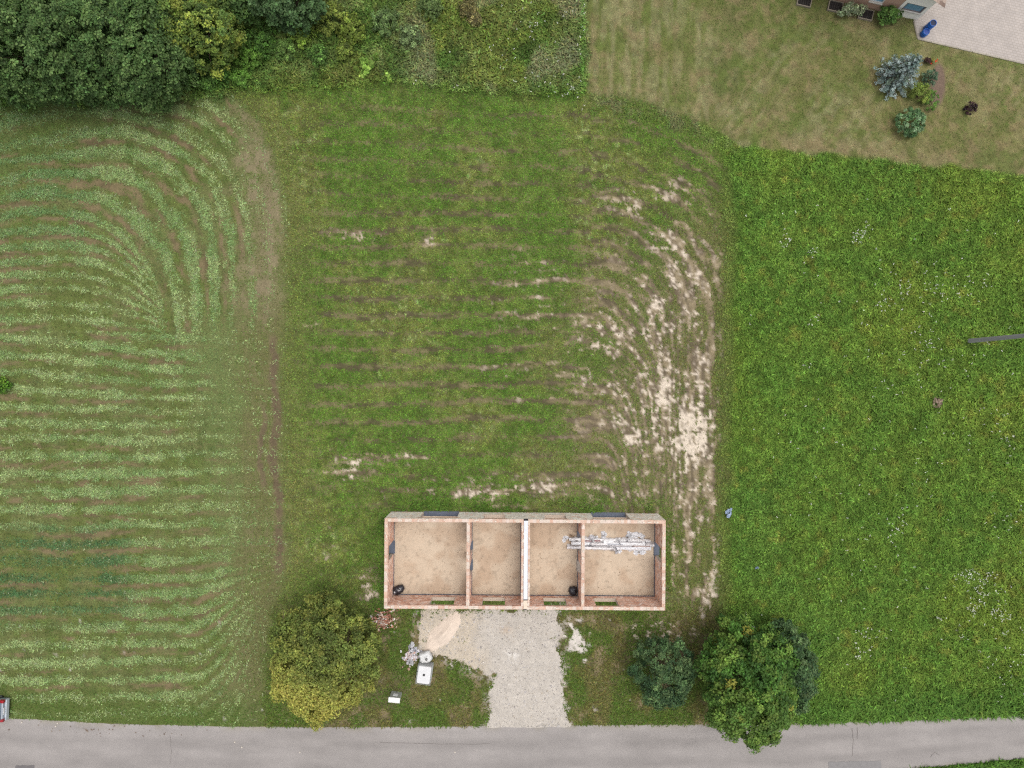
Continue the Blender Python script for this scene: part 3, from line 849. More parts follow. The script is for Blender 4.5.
tree('broadleaf_tree', 748, 681, 4.0, 50, 61, 1.2, 7.2, 620, 60, .42, .18, GRN, 'large bright green tree overhanging the road at the bottom right', 'tree', 6, lob=.14, tone=tone_green)
FOR = [(70, 92, 48), (62, 84, 44), (82, 104, 58), (56, 78, 40)]
for (px, py, rx, ry, z1, sd_, lab) in [
        (22, 46, 62, 56, 8.2, 21, 'leftmost dense dark green tree of the thicket in the top left corner'),
        (88, 44, 56, 60, 8.8, 22, 'middle dense dark green tree of the thicket at the top left'),
        (140, 46, 46, 56, 7.6, 23, 'right hand dense dark green tree of the thicket beside the yellowish tree'),
        (55, -30, 70, 50, 9.2, 24, 'dense dark green tree at the upper edge of the thicket, behind the others'),
        (-50, 20, 50, 70, 8.5, 25, 'dense dark green tree just off the left edge of the thicket'),
        (150, -28, 60, 46, 8.2, 26, 'dense dark green tree behind the yellowish one at the top edge')]:
    tree('thicket_tree', px, py, 4.5, rx, ry, .8, z1, 820, 40, .40, .17, FOR, lab, 'tree', sd_, 'trees of the top left thicket', lob=.10, r=.2)
tree('thicket_tree', 194, 24, 3.5, 46, 42, .8, 6.2, 520, 44, .38, .17, [(92, 108, 46), (80, 98, 44), (116, 126, 54), (68, 88, 42)], 'yellow green tree at the right end of the top left thicket', 'tree', 31, lob=.2)
tree('thicket_tree', 284, -6, 3.5, 36, 28, .6, 5.2, 240, 52, .42, .20, [(66, 88, 54), (74, 98, 60), (56, 78, 44)], 'grey green tree cut by the top edge above the weeds', 'tree', 32, lob=.2)
tree('thicket_tree', 232, -10, 3.0, 30, 26, .6, 4.6, 180, 50, .40, .19, [(60, 84, 42), (72, 96, 48)], 'dark green tree at the top edge right of the yellowish tree', 'tree', 33, lob=.2)

def bush(name, px, py, r_px, hgt_, n, per, cr, leaf, cols, label, cat, seed, group=None, ry=None, **kw):
    zr = hgt_ * .55
    c = P(px, py, zr); k = (H - zr) / H / S
    root = empty(name, (c.x, c.y, 0), label, cat, group)
    _, C0 = crown_mesh('crown', root, max(.12, r_px * k - cr * .5), max(.12, (ry or r_px) * k - cr * .5), hgt_ * .12, hgt_, n, per, cr, leaf, [A(*q) * LF for q in cols], seed=seed, **kw)
    trunk_mesh(root, C0, hgt_ * .2, .04, 6, seed)
    return root
WS = [((250, 60), 14, (78, 108, 42)), ((262, 40), 16, (66, 96, 40)), ((240, 78), 10, (84, 118, 48)), ((225, 72), 9, (70, 104, 44)), ((300, 30), 16, (92, 112, 44)), ((330, 18), 18, (92, 104, 44)),
      ((352, 30), 14, (90, 104, 42)), ((345, 52), 10, (92, 108, 46)), ((285, 50), 12, (80, 104, 50)), ((318, 54), 10, (74, 102, 46)), ((385, 22), 14, (84, 104, 60)), ((410, 36), 12, (96, 112, 72)),
      ((208, 82), 8, (82, 112, 52)), ((430, 8), 12, (80, 98, 54)), ((468, 8), 9, (92, 88, 54)), ((475, 20), 6, (96, 92, 58))]
WL = ['low green shrub among the weeds below the grey green tree', 'dark green shrub among the weeds right of the yellow green tree', 'light green shrub at the foot of the top left thicket',
      'green shrub touching the right end of the top left thicket', 'olive shrub in the weeds near the top edge', 'yellowish shrub in the weeds by the top edge', 'yellow olive shrub above the two bright green weeds',
      'small olive shrub left of the bright green weed', 'grey green shrub in the middle of the left weeds', 'small dark shrub in the weeds above the plot corner', 'greyish shrub in the weeds near the top centre',
      'pale grey green shrub right of the bright green weed', 'tiny shrub at the tip of the thicket shadow', 'dull green shrub at the top edge right of centre weeds', 'brownish shrub at the top edge of the weeds', 'small brownish shrub just below the top edge of the weeds']
for i, (((px, py), r_, c_), lb) in enumerate(zip(WS, WL)):
    bush('wild_shrub', px, py, r_, .5 + r_ * .045, 24 + r_ * 4, 26, .22, .14, [c_, tuple(int(v * .85) for v in c_), tuple(min(255, int(v * 1.12)) for v in c_)], lb, 'shrub', 60 + i, 'shrubs in the wild strip', lob=.3)
bush('leafy_weed', 367, 66, 12, .9, 16, 22, .26, .26, [(108, 134, 58), (98, 126, 52)], 'large bright green leafy weed in the wild strip', 'weed', 90, lob=.4)
bush('leafy_weed', 387, 76, 5, .6, 6, 16, .18, .2, [(110, 134, 60), (100, 126, 52)], 'smaller bright green leafy weed right of the larger one', 'weed', 91, lob=.4)
bush('field_shrub', 1, 386, 11, .8, 26, 30, .25, .15, [(66, 96, 28), (84, 112, 36), (54, 82, 26)], 'small dark green shrub at the left edge of the raked field', 'shrub', 92, ry=9)
bush('garden_shrub', 911, 122, 15, 1.3, 120, 40, .17, .10, [(72, 100, 62), (88, 114, 78), (58, 86, 50), (104, 126, 92)], 'round dense green shrub on the lawn below the blue spruce', 'shrub', 93, lob=.05)
bush('garden_shrub', 921, 93, 10, 1.2, 60, 34, .16, .09, [(108, 122, 56), (96, 112, 48)], 'yellow green dwarf conifer right of the blue spruce', 'shrub', 94, lob=.12)
bush('garden_shrub', 932, 100, 7, .9, 36, 34, .14, .09, [(84, 112, 48), (70, 98, 42)], 'small green dwarf conifer at the end of the flower bed', 'shrub', 95, ry=11, lob=.15)
bush('garden_shrub', 930, 78, 7.5, .9, 40, 34, .15, .09, [(62, 82, 62), (74, 94, 72)], 'dark grey green dwarf shrub in the flower bed', 'shrub', 96, ry=9, lob=.2)
bush('garden_shrub', 970, 108, 6.5, .6, 22, 26, .13, .11, [(44, 30, 34), (56, 36, 40), (36, 24, 28)], 'dark purple leaved shrub alone on the right lawn', 'shrub', 97, lob=.45)
bush('flower_clump', 927, 62, 4.5, .5, 14, 24, .12, .09, [(52, 34, 34), (60, 44, 36)], 'dark leaved plant at the top of the flower bed', 'plant', 98, lob=.2)
bush('flower_clump', 934, 61.5, 4.2, .5, 7, 14, .12, .10, [(206, 62, 40), (190, 50, 34), (96, 92, 44)], 'red flowers at the top of the flower bed', 'flowers', 99, lob=.3, ry=2.4)
bush('house_shrub', 853, 10, 13, 1.0, 50, 26, .2, .12, [(112, 124, 96), (128, 136, 108), (96, 108, 76)], 'grey green shrub between the light wells of the house', 'shrub', 100, ry=7, lob=.3)
bush('house_shrub', 889, 15, 12, 1.3, 70, 30, .2, .13, [(70, 98, 44), (84, 112, 54), (58, 84, 38)], 'green shrub against the white corner of the house', 'shrub', 101, ry=9, lob=.2)

# blue spruce
sp0 = P(893.5, 78.5, .2)
spr = empty('blue_spruce', (sp0.x, sp0.y, 0), 'silvery blue spruce on the lawn in front of the house', 'tree')
g = np.random.default_rng(5)
Cn = []; Nn = []; Cc = []; Li = []; branches = []
HS = 3.9
spcols = np.array([A(138, 154, 150), A(118, 138, 132), A(160, 174, 170), A(104, 122, 106)]) * 1.75
for lay in range(13):
    t = lay / 12; z = .25 + (HS - .5) * t
    Rr = 1.62 * (1 - t) ** .82 + .14
    nb = int(13 - 7 * t)
    for b in range(nb):
        a = 2 * math.pi * (b + .5 * (lay % 2)) / nb + g.uniform(-.2, .2); Rb = Rr * g.uniform(.78, 1.12)
        e = (Rb * math.cos(a), Rb * math.sin(a), z - .12 * Rb + .1)
        branches.append(([(0, 0, z), (e[0] * .5, e[1] * .5, z + .02), e], [.03, .02, .006]))
        nq = int(34 * Rb) + 10
        s = g.random(nq) ** .7
        sw = (1 - s * .6) * .22 * (Rb / 1.0) ** .5
        off = g.uniform(-1, 1, nq) * sw
        cx = s * e[0] - math.sin(a) * off; cy = s * e[1] + math.cos(a) * off
        cz = z + s * (e[2] - z) + .04 * np.cos(off / .2) + g.uniform(-.05, .06, nq)
        Cn.append(np.stack([cx, cy, cz], -1))
        Nn.append(np.tile([math.cos(a) * .5, math.sin(a) * .5, .9], (nq, 1)) + g.normal(0, .4, (nq, 3)))
        cb = spcols[g.integers(0, 4)] * g.uniform(.8, 1.15)
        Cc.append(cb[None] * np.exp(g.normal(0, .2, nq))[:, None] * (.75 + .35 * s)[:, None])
        Li.append(g.uniform(.09, .19, nq))
Cn = np.concatenate(Cn); Li = np.concatenate(Li)
v, f, c_ = rot_leaves(Cn, np.concatenate(Nn), Li, Li * .55, np.clip(np.concatenate(Cc), 0, .6))
np_mesh('crown', v, f, M_leaf, spr, c_)
branches.append(([(0, 0, -.1), (0, 0, HS * .5), (0, 0, HS)], [.09, .06, .01]))
tubes_mesh('trunk', branches, M_bark, spr, 5)

# ------------------------------------------------------------------ the brick shell of the new house
M_block = mat('clay_block', None, .9, .15, n1=(4, .12), n2=(20, .20), bump=(18, .006))
M_mortar = mat('mortar', A(226, 210, 194), .95, .1, n2=(12, .12))
M_membrane = mat('bitumen_membrane', A(84, 92, 108), .6, .4, n1=(3, .15))
M_sand = mat('sand_floor', None, .97, .05, n1=(1.3, .06), n2=(11, .10), bump=(14, .012))
bld = empty('house_shell', (BC.x, BC.y, 0), 'roofless brick shell of a new house with four sand floored rooms', 'house shell', rz=BR)
HW, HD, TW = 10.43, 3.345, .25
RED = [(232, 192, 170), (236, 202, 182), (226, 182, 158), (240, 214, 198), (230, 194, 174), (210, 162, 138)]
GREY = [(236, 228, 214), (244, 238, 228), (226, 218, 204), (240, 232, 214)]
def wall(name, axis, s0, s1, c, th, ops, grey_face=None, top=2.75, tint=1.0):
    """a run of hollow clay blocks along u or v, centre line at c, openings (s0,s1,z0,z1)"""
    root = Boxes(); core = Boxes()
    nco = int(round(top / .25))
    holder = None
    for k in range(nco):
        z0 = k * .25; z1 = z0 + .25
        cuts = sorted((max(a, s0), min(b, s1)) for (a, b, za, zb) in ops if za < z1 - .01 and zb > z0 + .01)
        spans = []; p = s0
        for a, b in cuts:
            if a - p > .05: spans.append((p, a))
            p = max(p, b)
        if s1 - p > .05: spans.append((p, s1))
        for (a, b) in spans:
            q = .012
            if axis == 'u': core.add(a + .004, b - .004, c - th / 2 + q, c + th / 2 - q, z0, z1 - (q if k == nco - 1 else 0))
            else: core.add(c - th / 2 + q, c + th / 2 - q, a + .004, b - .004, z0, z1 - (q if k == nco - 1 else 0))
            off = (.125 if k % 2 else 0); x = a - off
            while x < b - .02:
                xa, xb = max(a, x) + .011, min(b, x + .25) - .011
                x += .25
                if xb - xa < .03: continue
                col = A(*random.choice(RED)) * random.uniform(.86, 1.12) * 1.45  # upright faces get extra brightness in their colour, as little light reaches them
                fc = {}
                if grey_face is not None:
                    gcx = np.clip(A(*random.choice(GREY)) * random.uniform(.9, 1.08) * 1.6, 0, .85)  # grey north coat, its colour likewise raised against the weak light there
                    if random.random() < .12: gcx = A(240, 208, 186) * 1.5
                    fc = {grey_face: gcx}
                tc_ = .95 * A(*random.choice([(230, 198, 178), (234, 206, 188), (224, 186, 164), (238, 218, 204), (228, 194, 172)])) * random.uniform(.92, 1.06)
                if k == nco - 1: fc[5] = tc_
                zz1 = z1 - .008 + (random.uniform(-.006, .006) if k == nco - 1 else 0)
                if axis == 'u': root.add(xa, xb, c - th / 2, c + th / 2, z0 + .008, zz1, col, face_col=fc)
                else: root.add(c - th / 2, c + th / 2, xa, xb, z0 + .008, zz1, col, face_col=fc)
    # lumps of mortar left along the top
    lump = Boxes()
    L_ = s1 - s0
    for _ in range(int(L_ * 2.2)):
        s = random.uniform(s0 + .1, s1 - .1); w = random.uniform(.03, .12); e = random.uniform(-.07, .07); h_ = random.uniform(.02, .05)
        if axis == 'u': lump.add(s - w, s + w, c + e - .04, c + e + .04, top - .02, top + h_, A(238, 224, 208))
        else: lump.add(c + e - .04, c + e + .04, s - w, s + w, top - .02, top + h_, A(238, 224, 208))
    o = root.build(name, M_block, bld)
    bl = core.build('mortar', M_mortar, o)
    lm = lump.build('mortar_lumps', mat('mortar_lump', None, .95, .1), o); lm['kind'] = 'stuff'
    # lintels and sills
    for (a, b, za, zb) in ops:
        B1 = Boxes()
        zt = zb
        if axis == 'u': B1.add(a - .15, b + .15, c - th / 2 - .004, c + th / 2 + .004, zt, zt + .20, A(226, 186, 164))
        else: B1.add(c - th / 2 - .004, c + th / 2 + .004, a - .15, b + .15, zt, zt + .20, A(226, 186, 164))
        B1.build('lintel', mat('lintel', None, .9, .15, n2=(14, .15)), o)
        B2 = Boxes()
        if za > .2:
            if axis == 'u': B2.add(a + .01, b - .01, c - th / 2 + .02, c + th / 2 + .02, za - .02, za + .03, A(208, 188, 168))
            else: B2.add(c - th / 2 + .02, c + th / 2 + .02, a + .01, b - .01, za - .02, za + .03, A(208, 188, 168))
            B2.build('sill', mat('sill', None, .9, .15, n2=(10, .15)), o)
        else:
            if axis == 'u': B2.add(a + .02, b - .02, c - th / 2 - .06, c + th / 2 + .06, 0.0, .085, A(84, 92, 108))
            else: B2.add(c - th / 2 - .10, c + th / 2 + .10, a + .02, b - .02, 0.0, .16, A(84, 92, 108))
            B2.build('threshold_sheet', M_membrane, o)
    return o
win = [(-7.1, -5.3), (-3.17, -1.47), (1.47, 3.17), (5.35, 7.05)]
wall('south_wall', 'u', -HW, HW, -HD + TW / 2, TW, [(a, b, .75, 2.5) for a, b in win])
wall('north_wall', 'u', -HW, HW, HD - TW / 2, TW, [(-7.86, -5.1, 0, 2.25), (5.15, 7.87, 0, 2.25), (-3.1, -1.5, 1.0, 2.5), (1.5, 3.1, 1.0, 2.5)], grey_face=3)
wall('west_wall', 'v', -HD + TW, HD - TW, -HW + TW / 2, TW, [(.10, 1.15, 0, 2.25)])
wall('east_wall', 'v', -HD + TW, HD - TW, HW - TW / 2, TW, [(.10, 1.15, 0, 2.25)])
wall('partition_wall', 'v', -HD + TW, HD - TW, -4.22, .24, [(.45, 1.15, 0, 2.25), (-1.15, -.30, 0, 2.25)])
wall('partition_wall', 'v', -HD + TW, HD - TW, 4.31, .24, [(.55, 1.95, 0, 2.25), (-1.15, -.25, 0, 2.25)])
pw = wall('party_wall', 'v', -HD + TW, HD - TW, -.18, .17, [])
pw2 = wall('party_wall', 'v', -HD + TW, HD - TW, .29, .15, [])
B1 = Boxes(); B1.add(-.085, .205, -HD + .78, HD - .10, .05, 2.80, A(236, 238, 246)); B1.build('insulation_strip', mat('polystyrene', None, .7, .3, n1=(2, .05), n2=(20, .05)), bld)
for bx_ in ((-.085, .205, -HD + .70, -HD + .77, .05, 2.78, A(96, 92, 90)), (-.1, .22, HD - .09, HD + .04, 2.70, 2.79, A(40, 38, 42)), (-.1, .22, -HD - .03, -HD + .05, 2.70, 2.79, A(90, 86, 84))):
    B1 = Boxes(); B1.add(*bx_); B1.build('joint_filler', mat('joint_filler', None, .8, .2), bld)
B1 = Boxes(); B1.add(-.085, .205, -HD + .06, -HD + .69, 2.5, 2.80, A(240, 222, 200)); B1.build('end_block', mat('end_block', None, .9, .2, n2=(9, .08)), bld)

rooms = [(-HW + TW, -4.34), (-4.10, -.265), (.365, 4.19), (4.43, HW - TW)]
for i, (u0, u1) in enumerate(rooms):
    nu, nv = int((u1 - u0) / .09), int((2 * (HD - TW)) / .09)
    us = np.linspace(u0, u1, nu); vs = np.linspace(-HD + TW, HD - TW, nv)
    U, W = np.meshgrid(us, vs)
    z = .10 + (fbm(U + 9 * i, W, .6, 3, 300 + i) - .5) * .05 + (fbm(U, W, 2.2, 2, 310 + i) - .5) * .06
    base_c = mix(A(218, 198, 174) + 0 * U[..., None], A(204, 180, 155), ss(.45, .68, fbm(U + 3 * i, W, 1.3, 3, 320 + i)))
    base_c = base_c * (1 - .18 * ss(.66, .76, fbm(U, W, .22, 2, 330 + i)))[..., None]
    ii = np.arange(U.size).reshape(U.shape)
    f = np.stack([ii[:-1, :-1], ii[:-1, 1:], ii[1:, 1:], ii[1:, :-1]], -1).reshape(-1, 4)
    np_mesh('sand_floor', np.stack([U, W, z], -1).reshape(-1, 3), f, M_sand, bld, base_c.reshape(-1, 3), smooth=True)
    for (x0, x1, y0, y1) in ((u0, u1, -HD + TW, -HD + TW + .05), (u0, u0 + .05, -HD + TW + .051, HD - TW - .051), (u1 - .05, u1, -HD + TW + .051, HD - TW - .051), (u0, u1, HD - TW - .05, HD - TW)):
        q = Boxes(); q.add(x0, x1, y0, y1, .02, .17, A(84, 90, 106)); q.build('membrane_edge', M_membrane, bld)
    # clods and pebbles on the floor
    q = Boxes()
    for _ in range(int(13 * (u1 - u0))):
        a, b = random.uniform(u0 + .15, u1 - .15), random.uniform(-HD + TW + .15, HD - TW - .15); s = random.uniform(.01, .03)
        q.add(a - s, a + s, b - s * .7, b + s * .7, .08, .12 + s * .5, A(*random.choice([(170, 142, 116), (186, 158, 130), (226, 206, 180), (150, 126, 104)])), rot=random.uniform(0, 3))
    q.build('floor_crumbs', mat('crumb', None, .95, .1), bld)['kind'] = 'stuff'

def bpt(u, v, z=0):
    c, s = math.cos(BR), math.sin(BR)
    return Vector((BC.x + u * c - v * s, BC.y + u * s + v * c, z))

# black rubbish bags
def blob(nu, nv, fn):
    V = []; F = []
    for j in range(nv + 1):
        for i in range(nu):
            V.append(fn(2 * math.pi * i / nu, math.pi * j / nv))
    for j in range(nv):
        for i in range(nu):
            F.append((j * nu + i, (j + 1) * nu + i, (j + 1) * nu + (i + 1) % nu, j * nu + (i + 1) % nu))
    return np.array(V), F
M_bag = mat('black_plastic', A(44, 44, 52), .38, .5, n1=(6, .2), bump=(7, .05))
def bag(px, py, a, b, h_, rz, label, seed, white):
    p = P(px, py, .3)
    root = empty('rubbish_bag', (p.x, p.y, .08), label, 'bag', rz=rz)
    g = random.Random(seed); ph = [g.uniform(0, 6) for _ in range(8)]
    def fn(t, f_):
        k = 1 + .07 * math.sin(3 * t + ph[0]) * math.sin(f_) + .05 * math.sin(7 * t + ph[1] + 3 * f_) + .035 * math.sin(11 * t - 5 * f_ + ph[2])
        e = .8
        sx = math.copysign(abs(math.cos(t)) ** e, math.cos(t)); sy_ = math.copysign(abs(math.sin(t)) ** e, math.sin(t))
        z = math.cos(f_); r_ = math.sin(f_) ** .75
        return (a * k * sx * r_, b * k * sy_ * r_, h_ * (.5 + .5 * max(z, -.85) * k))
    V, F = blob(26, 14, fn)
    np_mesh('sack', V, F, M_bag, root, smooth=True)
    # gathered neck
    vv, ff = tube([(a * .15, 0, h_ * .86), (a * .2, .02, h_ * 1.02), (a * .32, .06, h_ * 1.12)], [.10, .045, .09], 9)
    np_mesh('tied_neck', vv, ff, M_bag, root, smooth=True)
    for (x, y, w, d, r_) in white:
        n = 8; Vw = []
        for i in range(n):
            for j in range(4):
                uu, v2 = x + w * (i / (n - 1) - .5), y + d * (j / 3 - .5)
                rr = min(.97, math.hypot(uu / a, v2 / b))
                Vw.append((uu, v2, h_ * (.5 + .5 * math.sqrt(1 - rr ** 2)) + .035 + .02 * math.sin(5 * i + j)))
        Fw = [(i * 4 + j, i * 4 + j + 4, i * 4 + j + 5, i * 4 + j + 1) for i in range(n - 1) for j in range(3)]
        np_mesh('white_scrap', Vw, Fw, mat('white_scrap', A(232, 232, 236), .6), root, smooth=True)
    return root
bag(398.6, 589.4, .47, .33, .55, .45, 'black rubbish bag with white scraps in the bottom left room', 1, [(.12, .02, .22, .16, 0), (-.3, -.02, .12, .14, 0)])
bag(573.0, 590.6, .33, .37, .55, 0, 'black rubbish bag against the partition in the third room', 2, [])

# long bundle in torn white foil, lying through the doorway of the partition
M_foil = mat('white_foil', None, .45, .45, n1=(5, .06), bump=(10, .03))
b0 = P(611, 544, .35)
bun = empty('foil_bundle', (b0.x, b0.y, .1), 'long bundle wrapped in torn white foil across the right hand room', 'bundle', rz=BR - .012)
L2 = 3.35
def strip(name, y0, w, h_, x0, x1, col, seed, rag=.14):
    n = int((x1 - x0) / .05); k = 9
    xs = np.linspace(x0, x1, n); V = []; C_ = []
    for j in range(k):
        t = j / (k - 1)
        nz = fbm(xs, xs * 0 + j * .35, .25, 3, seed)
        edge = (nz - .5) * rag * 2 * (1 if j in (0, k - 1) else .3)
        yv = y0 - w / 2 + w * t + edge
        zv = h_ * (math.sin(math.pi * t) ** .45) + (fbm(xs, xs * 0 + j * .5, .16, 3, seed + 5) - .5) * .10 * (0 if j in (0, k - 1) else 1)
        zv = np.maximum(zv, .01)
        V.append(np.c_[xs, yv, zv])
        sh = .9 + .2 * fbm(xs, xs * 0 + j, .4, 2, seed + 9)
        C_.append(col[None] * sh[:, None])
    V = np.concatenate(V); ii = np.arange(k * n).reshape(k, n)
    f = np.stack([ii[:-1, :-1], ii[:-1, 1:], ii[1:, 1:], ii[1:, :-1]], -1).reshape(-1, 4)
    return np_mesh(name, V, f, M_foil, bun, np.concatenate(C_))
strip('wrapped_board', .30, .32, .34, -L2 + .1, L2 - .3, A(250, 248, 248), 401)
strip('wrapped_board', -.02, .34, .40, -L2 + .25, L2, A(244, 240, 240), 402)
strip('wrapped_board', -.34, .32, .32, -L2 - .05, L2 - .25, A(250, 246, 246), 403)
strip('foil_sheet', .12, .55, .44, -.6, 2.6, A(254, 254, 255), 404, .22)
strip('foil_sheet', -.20, .5, .40, .4, 3.1, A(250, 250, 254), 405, .25)
strip('foil_sheet', .0, .45, .42, -3.0, -1.7, A(254, 254, 255), 406, .15)
def crumple(name, cx, cy, r_, h_, seed, col, el=1.0, rz=0, parent=bun, m=M_foil):
    nr_, na = 7, 26; V = [(0, 0, h_)]; C_ = [col]
    g = np.random.default_rng(seed)
    ea = np.arange(na) * 2 * np.pi / na
    edge = r_ * (.62 + .22 * np.sin(2 * ea + seed) + .16 * np.sin(3 * ea + 2.1 * seed) + .25 * g.random(na))
    for i in range(1, nr_):
        for a in range(na):
            t = 2 * math.pi * a / na; q = edge[a] * i / (nr_ - 1)
            x, y = q * math.cos(t) * el, q * math.sin(t)
            V.append((x * math.cos(rz) - y * math.sin(rz), x * math.sin(rz) + y * math.cos(rz), max(.01, h_ * (1 - (i / (nr_ - 1)) ** 2) + g.normal(0, .16 * h_ if i < nr_ - 1 else .02))))
            C_.append(np.asarray(col) * g.uniform(.62, 1.05))
    F = [(0, 1 + a, 1 + (a + 1) % na, 0) for a in range(na)]
    Ft = [(1 + (i - 1) * na + a, 1 + i * na + a, 1 + i * na + (a + 1) % na, 1 + (i - 1) * na + (a + 1) % na) for i in range(1, nr_ - 1) for a in range(na)]
    F = [(0, 1 + a, 1 + (a + 1) % na, 1 + (a + 1) % na) for a in range(na)]
    o = np_mesh(name, V, F[:0] + Ft, m, parent, np.array(C_)); o.location = (cx, cy, 0)
    return o
for i, (cx, cy, r_, h_, el, rz) in enumerate([(-.55, .62, .34, .30, 1.2, .3), (1.55, .72, .36, .24, .7, 1.2), (1.3, .6, .22, .2, .6, -.9), (2.2, -.62, .42, .22, 1.2, .1), (2.2, .5, .5, .22, 1.9, -.25), (.7, -.5, .3, .14, 1.1, .1),
                                              (-3.55, .30, .30, .12, 1.2, 2.6), (-1.6, .45, .22, .18, 1.5, .2), (-2.0, -.42, .2, .12, 1.2, 0), (3.2, -.05, .3, .25, .7, 0)]):
    crumple('foil_flap', cx, cy, r_, h_ * .6, 420 + i, A(252, 252, 255), el, rz)
gb = random.Random(9)
for i in range(22):
    x_ = gb.uniform(-2.9, 3.0)
    o = crumple('foil_flap', x_, gb.uniform(-.5, .5), gb.uniform(.14, .32), gb.uniform(.12, .25), 460 + i, A(*gb.choice([(252, 252, 255), (232, 230, 234), (214, 212, 216), (240, 232, 230)])), gb.uniform(.8, 2.2), gb.uniform(-.5, .5))
    o.location.z = .28 - .3 * abs(o.location.y)
for (x0, x1, y, c_) in ((-2.0, -1.5, .24, (178, 140, 140)), (-1.3, -.85, .26, (176, 128, 128)), (-.3, .9, .03, (176, 178, 186)), (.2, 2.4, .2, (186, 182, 184)), (1.6, 3.0, -.1, (190, 168, 160)), (-1.4, 1.8, -.14, (184, 180, 182)), (-3.1, -2.4, -.14, (160, 150, 146))):
    q = Boxes(); q.add(x0, x1, y - .035, y + .035, .30, .455, A(*c_)); q.build('board_edge', mat('board_edge', None, .8, .2, n2=(8, .15)), bun)
# cut branches behind the bundle
sticks = []
for k in range(12):
    a = P(568 + random.uniform(0, 7), 531 + random.uniform(0, 8), .15); e = P(a.x * S + 512 + random.uniform(3, 8), 384 - a.y * S + random.uniform(2, 8), .2)
    sticks.append(([a, (a + e) / 2 + Vector((0, 0, .06)), e], [.012, .012, .008]))
tag(tubes_mesh('dry_sticks', sticks, mat('dry_stick', A(150, 124, 98), .9)), 'few thin dry sticks on the sand beside the end of the foil bundle', 'sticks', kind='stuff')
# white board leaning on the partition
wp = P(578.2, 566.5, .4)
q = Boxes(); q.add(-.03, .03, -.42, .42, 0, .95, A(238, 232, 222), face_col={1: A(238, 232, 222)})
wb = q.build('leaning_board', mat('white_board', None, .7, .3, n2=(6, .06))); wb.location = (wp.x - .05, wp.y, .12); wb.rotation_euler = (0, math.radians(14), BR)
tag(wb, 'short white board leaning on the partition above the black bag', 'board')

# heap of broken bricks at the corner
def heap_of_bricks(name, px, py, r_, h_, n, cols, label, cat, size=(.06, .13), extra=None):
    p = P(px, py, 0)
    root = empty(name, (p.x, p.y, 0), label, cat)
    q = Boxes()
    for _ in range(n):
        a = random.uniform(0, 6.28); rr = r_ * min(1.5, abs(random.gauss(0, .50))) * (1 + .25 * math.sin(2 * a + n)); z = h_ * max(0, 1 - rr / r_) * random.uniform(.3, 1)
        s = random.uniform(*size)
        x, y = rr * math.cos(a), rr * math.sin(a)
        q.add(x - s, x + s, y - s * .55, y + s * .55, z - s * .2, z + s * .7, A(*random.choice(cols)) * random.uniform(.8, 1.15), rot=random.uniform(0, 3.1), tilt=random.uniform(-.7, .7))
    q.build('broken_bricks', M_block, root)['kind'] = 'stuff'
    return root
heap_of_bricks('brick_heap', 384, 619.5, 1.0, .45, 340, [(206, 150, 124), (220, 172, 148), (180, 124, 102), (230, 202, 182), (240, 230, 218), (158, 112, 94)], 'heap of broken red bricks at the bottom left corner of the brick shell', 'brick heap', (.035, .10))
# sacks and rubble
rp = heap_of_bricks('rubble_pile', 411.3, 656, .75, .30, 170, [(214, 172, 156), (232, 228, 230), (240, 238, 242), (214, 210, 214), (226, 206, 198)], 'pile of brick rubble and white foil left of the white tank', 'rubble', (.05, .11))
crumple('foil_scrap', -.05, -.30, .46, .45, 451, A(252, 252, 255), .9, .2, rp)
crumple('foil_scrap', .0, .70, .42, .35, 452, A(250, 250, 255), 1.0, .6, rp)
crumple('foil_scrap', .35, .50, .28, .3, 453, A(240, 240, 250), 1.0, 1.6, rp)

# white tank in its cage
M_tank = mat('white_plastic', A(250, 250, 250, .82), .5, .4, n1=(2, .05), n2=(9, .04))
M_cage = mat('galvanised_bar', A(176, 182, 180), .45, .5, metal=.3)
tp = P(424.2, 674.3, .9)
tank = empty('water_tank', (tp.x, tp.y, 0), 'white caged water tank with a dark cap standing on the grass', 'tank', rz=-.14)
def round_box(w, d, z0, z1, r_, seg=5):
    V = []; prof = []
    for k in range(4):
        cx, cy = [(w / 2 - r_, d / 2 - r_), (-w / 2 + r_, d / 2 - r_), (-w / 2 + r_, -d / 2 + r_), (w / 2 - r_, -d / 2 + r_)][k]
        for i in range(seg + 1):
            t = math.pi / 2 * (k + i / seg); prof.append((cx + r_ * math.cos(t), cy + r_ * math.sin(t)))
    m_ = len(prof); F = []
    levels = [(z0, .94), (z0 + .05, 1), (z1 - .07, 1), (z1 - .02, .97), (z1, .90), (z1 + .004, 0)]
    for z, s in levels: V += [(x * s, y * s, z) for x, y in prof]
    for l in range(len(levels) - 1):
        for i in range(m_): F.append((l * m_ + i, l * m_ + (i + 1) % m_, (l + 1) * m_ + (i + 1) % m_, (l + 1) * m_ + i))
    return np.array(V), F
V, F = round_box(1.02, 1.36, .14, 1.08, .09)
np_mesh('tank_body', V, F, M_tank, tank, smooth=False)
lathe('cap', [(.0, .05), (.075, .05), (.085, .03), (.085, 0), (.10, -.01)][::-1], mat('dark_cap', A(52, 50, 50), .6), tank, (.0, .02, 1.09), 16)
q = Boxes()
for sx_ in (-1, 1):
    for k in range(6): q.add(sx_ * .535 - .01, sx_ * .535 + .01, -.66 + k * .264 - .012, -.66 + k * .264 + .012, .14, 1.06)
for sy_ in (-1, 1):
    for k in range(6): q.add(-.5 + k * .2 - .012, -.5 + k * .2 + .012, sy_ * .705 - .01, sy_ * .705 + .01, .14, 1.06)
